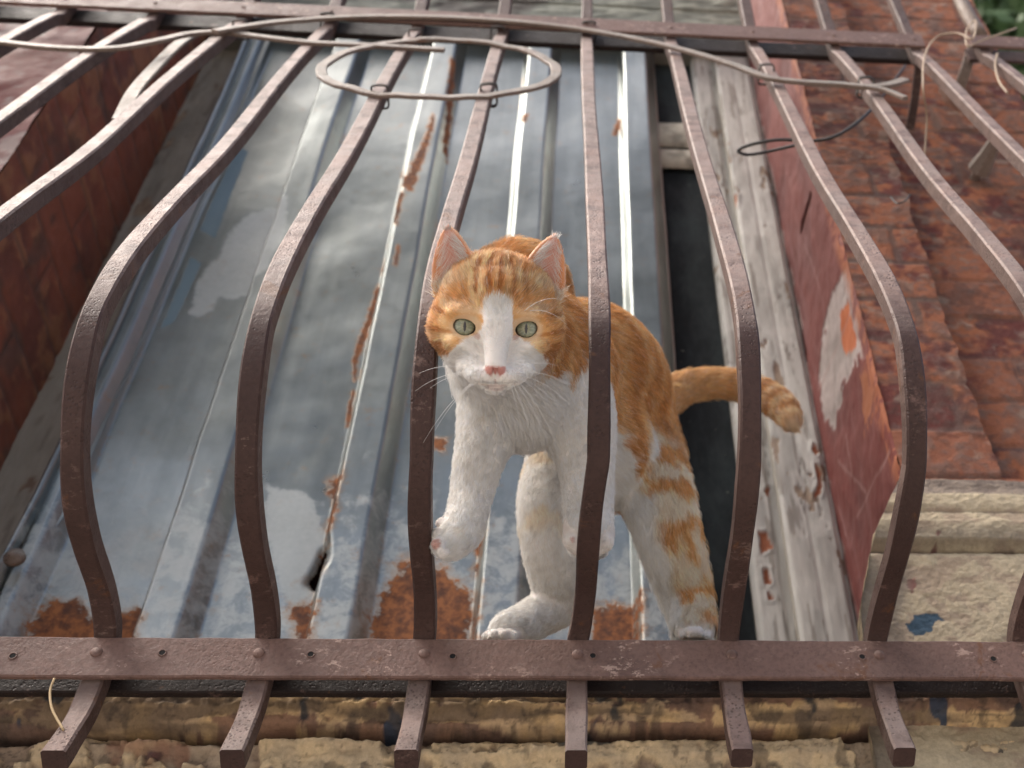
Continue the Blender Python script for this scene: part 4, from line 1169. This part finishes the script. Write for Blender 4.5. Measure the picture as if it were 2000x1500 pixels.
    hc2 = mixc(hc_, np.where(sad[:, None] > .5, bo, hc_), nb * 0)
    col = np.where(isH[:, None], hc2, col)
    return np.clip(col, 0, 1)
PADS = [at(851, 1062, -.121), at(1116, 1060, -.094), at(1184, 1060, -.094), at(1118, 1050, -.094)]
def CN_UP(P): return P[:, 2] * 0
CREG, CFLOW = classify(CV)
CCOL = coat(CV, CREG, CN)

cat = thing("cat", (.36, -.02, .045), "orange and white cat standing on the grille, head pushed out between two bars", "cat")
n = NT("cat_skin")
c = n.attr("col")
M_SKIN = n.out(n.mix(.25, c, n.mix(1.0, c, (.7, .6, .55), 'MULTIPLY')), .75, None, n.bump(n.noise(500, 3), .25, .0006), .08)
n.b.inputs['Subsurface Weight'].default_value = .12
n.b.inputs['Subsurface Scale'].default_value = .003
n.b.inputs['Subsurface Radius'].default_value = (1, .45, .3)
mesh_obj("body", CV, CFc, M_SKIN, cat, True, {"col": CCOL})

# eyes: eyeball with iris and slit pupil coloured by direction, clear and wet
def eyeball(c, gaze):
    us_, vs_ = np.linspace(0, math.pi, 64), np.linspace(0, 2 * math.pi, 65)
    U, V, F = grid(us_, vs_)
    g = gaze / np.linalg.norm(gaze); a = hu - g * (hu @ g); a /= np.linalg.norm(a); b = np.cross(g, a)
    d = (np.cos(U)[..., None] * g + (np.sin(U) * np.cos(V))[..., None] * a + (np.sin(U) * np.sin(V))[..., None] * b).reshape(-1, 3)
    r = ER * .01; P = c + d * r
    x = d @ a; y = d @ b; rr = np.hypot(x, y); an = np.arctan2(y, x)
    fibre = fbm(np.stack([np.cos(an) * 9, np.sin(an) * 9, rr * 4], -1), 4, 600)
    col = mixc((.20, .235, .16), (.33, .36, .26), sstep(fibre, -.15, .2)); col = mixc(col, (.30, .26, .12), sstep(.42 - rr, 0, .2) * .5)
    col = mixc(col, (.05, .05, .035), sstep(rr, .58, .78)); col = mixc(col, (.10, .06, .05), sstep(rr, .86, .9))
    pu = sstep(1 - np.sqrt((x / .11) ** 2 + (y / .42) ** 2), 0, .12)
    col = mixc(col, (.004, .004, .004), pu)
    return P, F, col
n = NT("cat_eye"); M_EYE = n.out(n.attr("col"), .06, None, None, .6)
n.b.inputs['Coat Weight'].default_value = 1.0; n.b.inputs['Coat Roughness'].default_value = .02
for e in EYES:
    P, F, col = eyeball(hd(*e), CAM - hd(*e))
    mesh_obj("eye", P, F, M_EYE, cat, True, {"col": col})

# ------------------------------------------------------------------ fur
rs = np.random.RandomState(7)
def hair_obj(name, PTS, RAD, COL, mat, parent):
    n_, k_ = PTS.shape[:2]
    hc = bpy.data.hair_curves.new(name)
    hc.add_curves([k_] * n_)
    hc.attributes['position'].data.foreach_set('vector', (PTS - np.array(parent.location)).astype(np.float32).ravel())
    if 'radius' not in hc.attributes: hc.attributes.new('radius', 'FLOAT', 'POINT')
    hc.attributes['radius'].data.foreach_set('value', RAD.astype(np.float32).ravel())
    a = hc.attributes.new('col', 'FLOAT_COLOR', 'CURVE')
    c = np.ones((n_, 4), np.float32); c[:, :3] = COL; a.data.foreach_set('color', c.ravel())
    hc.materials.append(mat)
    o = link(bpy.data.objects.new(name, hc)); o.parent = parent
    return o
n = NT("cat_fur"); M_FUR = n.out(n.attr("col"), .55, None, None, .25)
n.b.inputs['Sheen Weight'].default_value = .1
_tr = n.n("ShaderNodeBsdfTranslucent"); n.l(n.attr("col"), _tr.inputs['Color'])
_mx = n.n("ShaderNodeMixShader"); _mx.inputs[0].default_value = .3
n.l(n.b.outputs[0], _mx.inputs[1]); n.l(_tr.outputs[0], _mx.inputs[2])
n.l(_mx.outputs[0], n.t.nodes['Material Output'].inputs['Surface'])

tri = np.concatenate([CFc[:, [0, 1, 2]], CFc[:, [0, 2, 3]]])
ta = np.linalg.norm(np.cross(CV[tri[:, 1]] - CV[tri[:, 0]], CV[tri[:, 2]] - CV[tri[:, 0]]), axis=1) / 2
treg = CREG[tri[:, 0]]; tcen = CV[tri].mean(1); th = headc(tcen)
dens = np.select([treg == 6, treg == 7, treg == 4, (treg == 1)], [5.2, 1.6, 2.6, 2.4], 1.9)
facing = ((CAM - tcen) * CN[tri[:, 0]]).sum(1) / np.linalg.norm(CAM - tcen, axis=1)
dens = dens * np.where(facing < -.25, .45, 1)
prob = ta * dens; NH = int(prob.sum() * 1e6); prob /= prob.sum()
print("hairs", NH)
ti = rs.choice(len(tri), NH, p=prob); r1 = np.sqrt(rs.rand(NH, 1)); r2 = rs.rand(NH, 1)
a, b, c = CV[tri[ti, 0]], CV[tri[ti, 1]], CV[tri[ti, 2]]
R0 = a * (1 - r1) + b * r1 * (1 - r2) + c * r1 * r2
RN = (CN[tri[ti, 0]] + CN[tri[ti, 1]] + CN[tri[ti, 2]]) / 3; RN /= np.linalg.norm(RN, axis=1)[:, None]
rreg, rflow = classify(R0)
H = headc(R0); u, v, w_ = H.T
# flow: on the head away from the nose, elsewhere along the limb
src = hd(0, -1.6, 4.4)
fh = R0 - src; fh /= np.linalg.norm(fh, axis=1)[:, None]
down = sstep(-3.0 - v, 0, .8)[:, None]
fh = fh - hv * .5 * sstep(v * 0 + .0 - v, 0, 2)[:, None] * .6
isH = (rreg == 6)
near = sstep(5.9 - np.linalg.norm(H - np.array([0, 0, -1]), axis=1), 0, 1.2)[:, None]
flow = np.where(isH[:, None], fh * near + (1 - near) * rflow + fh * .2, rflow)
flow = flow - np.array([0, 0, .35]) * (~isH)[:, None] * ((rreg == 0) | (rreg == 1))[:, None]
# ears: hairs lie towards the tip
for (b_, n_, ac, dpt, L, s) in EAR:
    m = (rreg == 7) & (np.sign(u) == s)
    flow[m] = (n_ * .8 + ac * 0) @ HM
cl = np.stack([fbm(R0 * 130, 3, 700 + k) for k in range(3)], -1); cl2 = np.stack([fbm(R0 * 420, 2, 710 + k) for k in range(3)], -1)
flow = flow / (np.linalg.norm(flow, axis=1)[:, None] + 1e-9) + cl * .9 + cl2 * .7 + rs.normal(size=(NH, 3)) * .10
flow -= RN * (flow * RN).sum(1)[:, None]; flow /= np.linalg.norm(flow, axis=1)[:, None] + 1e-9
L = np.select([rreg == 6, rreg == 7, rreg == 4, rreg == 5, rreg == 1, rreg == 3], [.0055, .0030, .0026, .0120, .0056, .0060], .0130)
dn = np.linalg.norm(H - np.array([0, -2.4, 4.2]), axis=1)
L = np.where(isH, np.interp(dn, [.5, 1.5, 3, 5, 7, 10], [.0018, .0028, .0042, .0070, .0115, .014]), L)
eyed = np.min([np.hypot(u - e[0], (v - e[1]) * 1.2) for e in EYES], axis=0)
L = np.where(isH, np.minimum(L, np.interp(eyed, [.6, 1.0, 1.8, 3], [.0010, .0018, .0038, .02])), L)
nosem = (np.abs(u) < .82 + np.minimum(v + 3.0, 0) * 1.0) & (v < -2.64) & (v > -3.65) & (w_ > 3.75)
inhole = (np.max([g2(u, v, e[0], e[1] - .06, .72, .50, s * 14) for e, s in zip(EYES, (-1, 1))], axis=0) > 0) & (w_ > .8) & isH
keep = ~(nosem | inhole)
L = L * rs.uniform(.65, 1.2, NH)
lift = np.select([rreg == 6, rreg == 7, rreg == 4], [.32, .18, .25], .42) * rs.uniform(.6, 1.5, NH) * np.where((rs.rand(NH) < .14) & (rreg != 7), 2.1, 1)
col = coat(R0, rreg, RN)
jit = np.exp(rs.normal(size=(NH, 1)) * .15 + cl2[:, :1] * .6 + cl[:, :1] * .2)
whm = sstep(col.min(1), .45, .75)[:, None]
jit = jit ** (1 - .6 * whm)
col = np.clip(col * jit, 0, .93)
col = np.where((rs.rand(NH, 1) < .08) & (rreg != 7)[:, None], col * .5 + np.array(WHT) * .5, col)
K = 5; T = np.linspace(0, 1, K)
PTS = np.zeros((NH, K, 3))
for k, t in enumerate(T):
    PTS[:, k] = R0 - RN * .0004 + (L * t)[:, None] * (flow * (1 - .0 * t) + RN * (lift * (1 - .75 * t))[:, None]) + cl * (L * t * t)[:, None] * .5
# tufts: neighbouring hairs lean together towards their tips
wv_ = R0 + np.stack([fbm(R0 * 260, 2, 720 + k) for k in range(3)], -1) * .004
cs = np.where(isH, .0020, .0036)[:, None]
key = np.floor(wv_ / cs).astype(np.int64); key = key[:, 0] * 73856093 ^ key[:, 1] * 19349663 ^ key[:, 2] * 83492791 ^ (isH * 977)
_, inv, cnt_ = np.unique(key, return_inverse=True, return_counts=True)
tipm = np.stack([np.bincount(inv, PTS[:, -1, k]) for k in range(3)], 1) / cnt_[:, None]
shade = np.exp(rs.normal(size=len(cnt_)) * .05)[inv]
col = np.clip(col * shade[:, None], 0, .93)
pull = np.select([isH, rreg == 0, rreg == 5], [.45, .62, .5], .28)[:, None] * rs.uniform(.5, 1, (NH, 1))
for k, t in enumerate(T): PTS[:, k] += (tipm[inv] - PTS[:, -1]) * pull * t ** 1.6 if k < K - 1 else 0
PTS[:, -1] += (tipm[inv] - PTS[:, -1]) * pull
rad0 = np.select([rreg == 6, rreg == 7], [.00010, .00009], .00014)
RAD = rad0[:, None] * np.array([1, 1, .85, .6, .15])[None]
hair_obj("fur", PTS[keep], RAD[keep], col[keep], M_FUR, cat)

# long pale hairs inside and along the ears, tufts at the tips
EP, EC, ERd = [], [], []
for (b_, n_, ac, dpt, L_, s) in EAR:
    inner_side = -s
    acs = ac if (ac[0] * inner_side) > 0 else -ac
    for q in range(330):
        t = rs.uniform(-.02, .75); e = rs.uniform(.35, .98) if rs.rand() < .75 else -rs.uniform(.5, .95)
        wd = 1.7 * max(1 - t * t, 0) ** .8
        root = b_ + n_ * L_ * t + acs * wd * e + dpt * (-.75 * (1 - e * e) * (1 - .7 * t) + .12)
        dr = -acs * rs.uniform(.5, 1.1) * np.sign(e) + n_ * rs.uniform(.3, 1.1) + dpt * rs.uniform(.1, .5)
        dr /= np.linalg.norm(dr); ln = rs.uniform(.7, 1.9) * (1 - .4 * t)
        pts = [root + dr * ln * x + (n_ * .25 - dpt * .15) * ln * x * x for x in T]
        EP.append([hd(*p) for p in pts]); EC.append(WHT * rs.uniform(.75, 1.05)); ERd.append(np.array([1, 1, .8, .55, .1]) * .00008)
    for q in range(60):
        root = b_ + n_ * L_ * rs.uniform(.93, .985) + ac * rs.uniform(-.3, .3)
        dr = n_ + ac * rs.normal() * .35 + dpt * rs.normal() * .3; ln = rs.uniform(.15, .5)
        EP.append([hd(*(root + dr * ln * x)) for x in T]); EC.append(WHT * (.95 if s > 0 else .5)); ERd.append(np.array([1, 1, .8, .5, .1]) * .00009)
    for q in range(500):                                       # fringe in front of the ear base
        e = rs.uniform(-1, 1); root = b_ + n_ * L_ * rs.uniform(-.1, .12) + ac * 1.7 * e + dpt * (.35 - .55 * (1 - e * e))
        dr = n_ * rs.uniform(.5, 1) + ac * (rs.normal() * .35 + e * .3) + dpt * rs.uniform(.0, .45); ln = rs.uniform(.5, 1.2)
        EP.append([hd(*(root + dr * ln * x + dpt * -.1 * x * x)) for x in T]); EC.append(mixc(WHT, ORG_L, rs.rand() * .5)); ERd.append(np.array([1, 1, .8, .5, .1]) * .00009)
hair_obj("ear_hair", np.array(EP), np.array(ERd), np.clip(np.array(EC), 0, .9), M_FUR, cat)

# whiskers
n = NT("whisker_white"); M_WH = n.out((.85, .84, .82), .35, None, None, .5)
WK = [  # root (head cm), end (photo px offset from the head origin converted with 26.5 px per cm), sag
    ((-1.3, -2.9, 3.9), (-5.3, -3.4, 2.5)), ((-1.4, -3.0, 3.8), (-5.6, -4.7, 2.0)), ((-1.35, -3.2, 3.8), (-4.5, -4.4, 3.2)), ((-1.2, -3.4, 3.8), (-4.9, -8.3, 2.6)), ((-1.1, -3.5, 3.8), (-4.1, -7.4, 2.8)),
    ((1.4, -2.8, 3.9), (4.4, -2.6, 3.0)), ((1.5, -2.9, 3.8), (5.6, -4.2, 2.2)), ((1.5, -3.0, 3.8), (5.9, -5.9, 2.0)), ((1.4, -3.1, 3.8), (5.0, -7.0, 2.4)), ((1.3, -3.2, 3.8), (4.7, -8.6, 2.8)),
    ((1.2, -3.3, 3.8), (4.4, -9.4, 2.6)), ((1.1, -3.4, 3.8), (2.9, -8.6, 3.2)), ((1.0, -3.5, 3.8), (2.1, -8.2, 3.4)), ((1.5, -3.2, 3.7), (5.2, -6.3, 2.2)),
    ((1.9, 1.5, 2.4), (4.6, 2.1, 3.6)), ((2.2, 1.5, 2.3), (4.9, .4, 3.4))]
for a, b in WK:
    a = np.array(a) + np.array([0, -.25, 0]); b = np.array(b); m = (a + b) / 2 + np.array([0, .55 + .09 * np.linalg.norm(b - a), .5])
    pts = [hd(*((1 - t) ** 2 * a + 2 * t * (1 - t) * m + t * t * b)) for t in np.linspace(0, 1, 14)]
    mb = MB(); mb.tube(pts, [.00019 * (1 - .75 * t) for t in np.linspace(0, 1, 14)], 5)
    mb.build("whisker", M_WH, cat, True)
# claws peeping from the toes
M_CLAW = NT("claw_horn").out((.55, .47, .40), .4)
for (x, y, Y) in ((1345, 1242, .024), (953, 1246, .022)):
    mb = MB(); p = at(x, y, Y); mb.tube([p + np.array([0, .004, .002]), p, p + np.array([0, -.002, -.003])], [.0013, .001, .0003], 6); mb.build("claw", M_CLAW, cat, True)
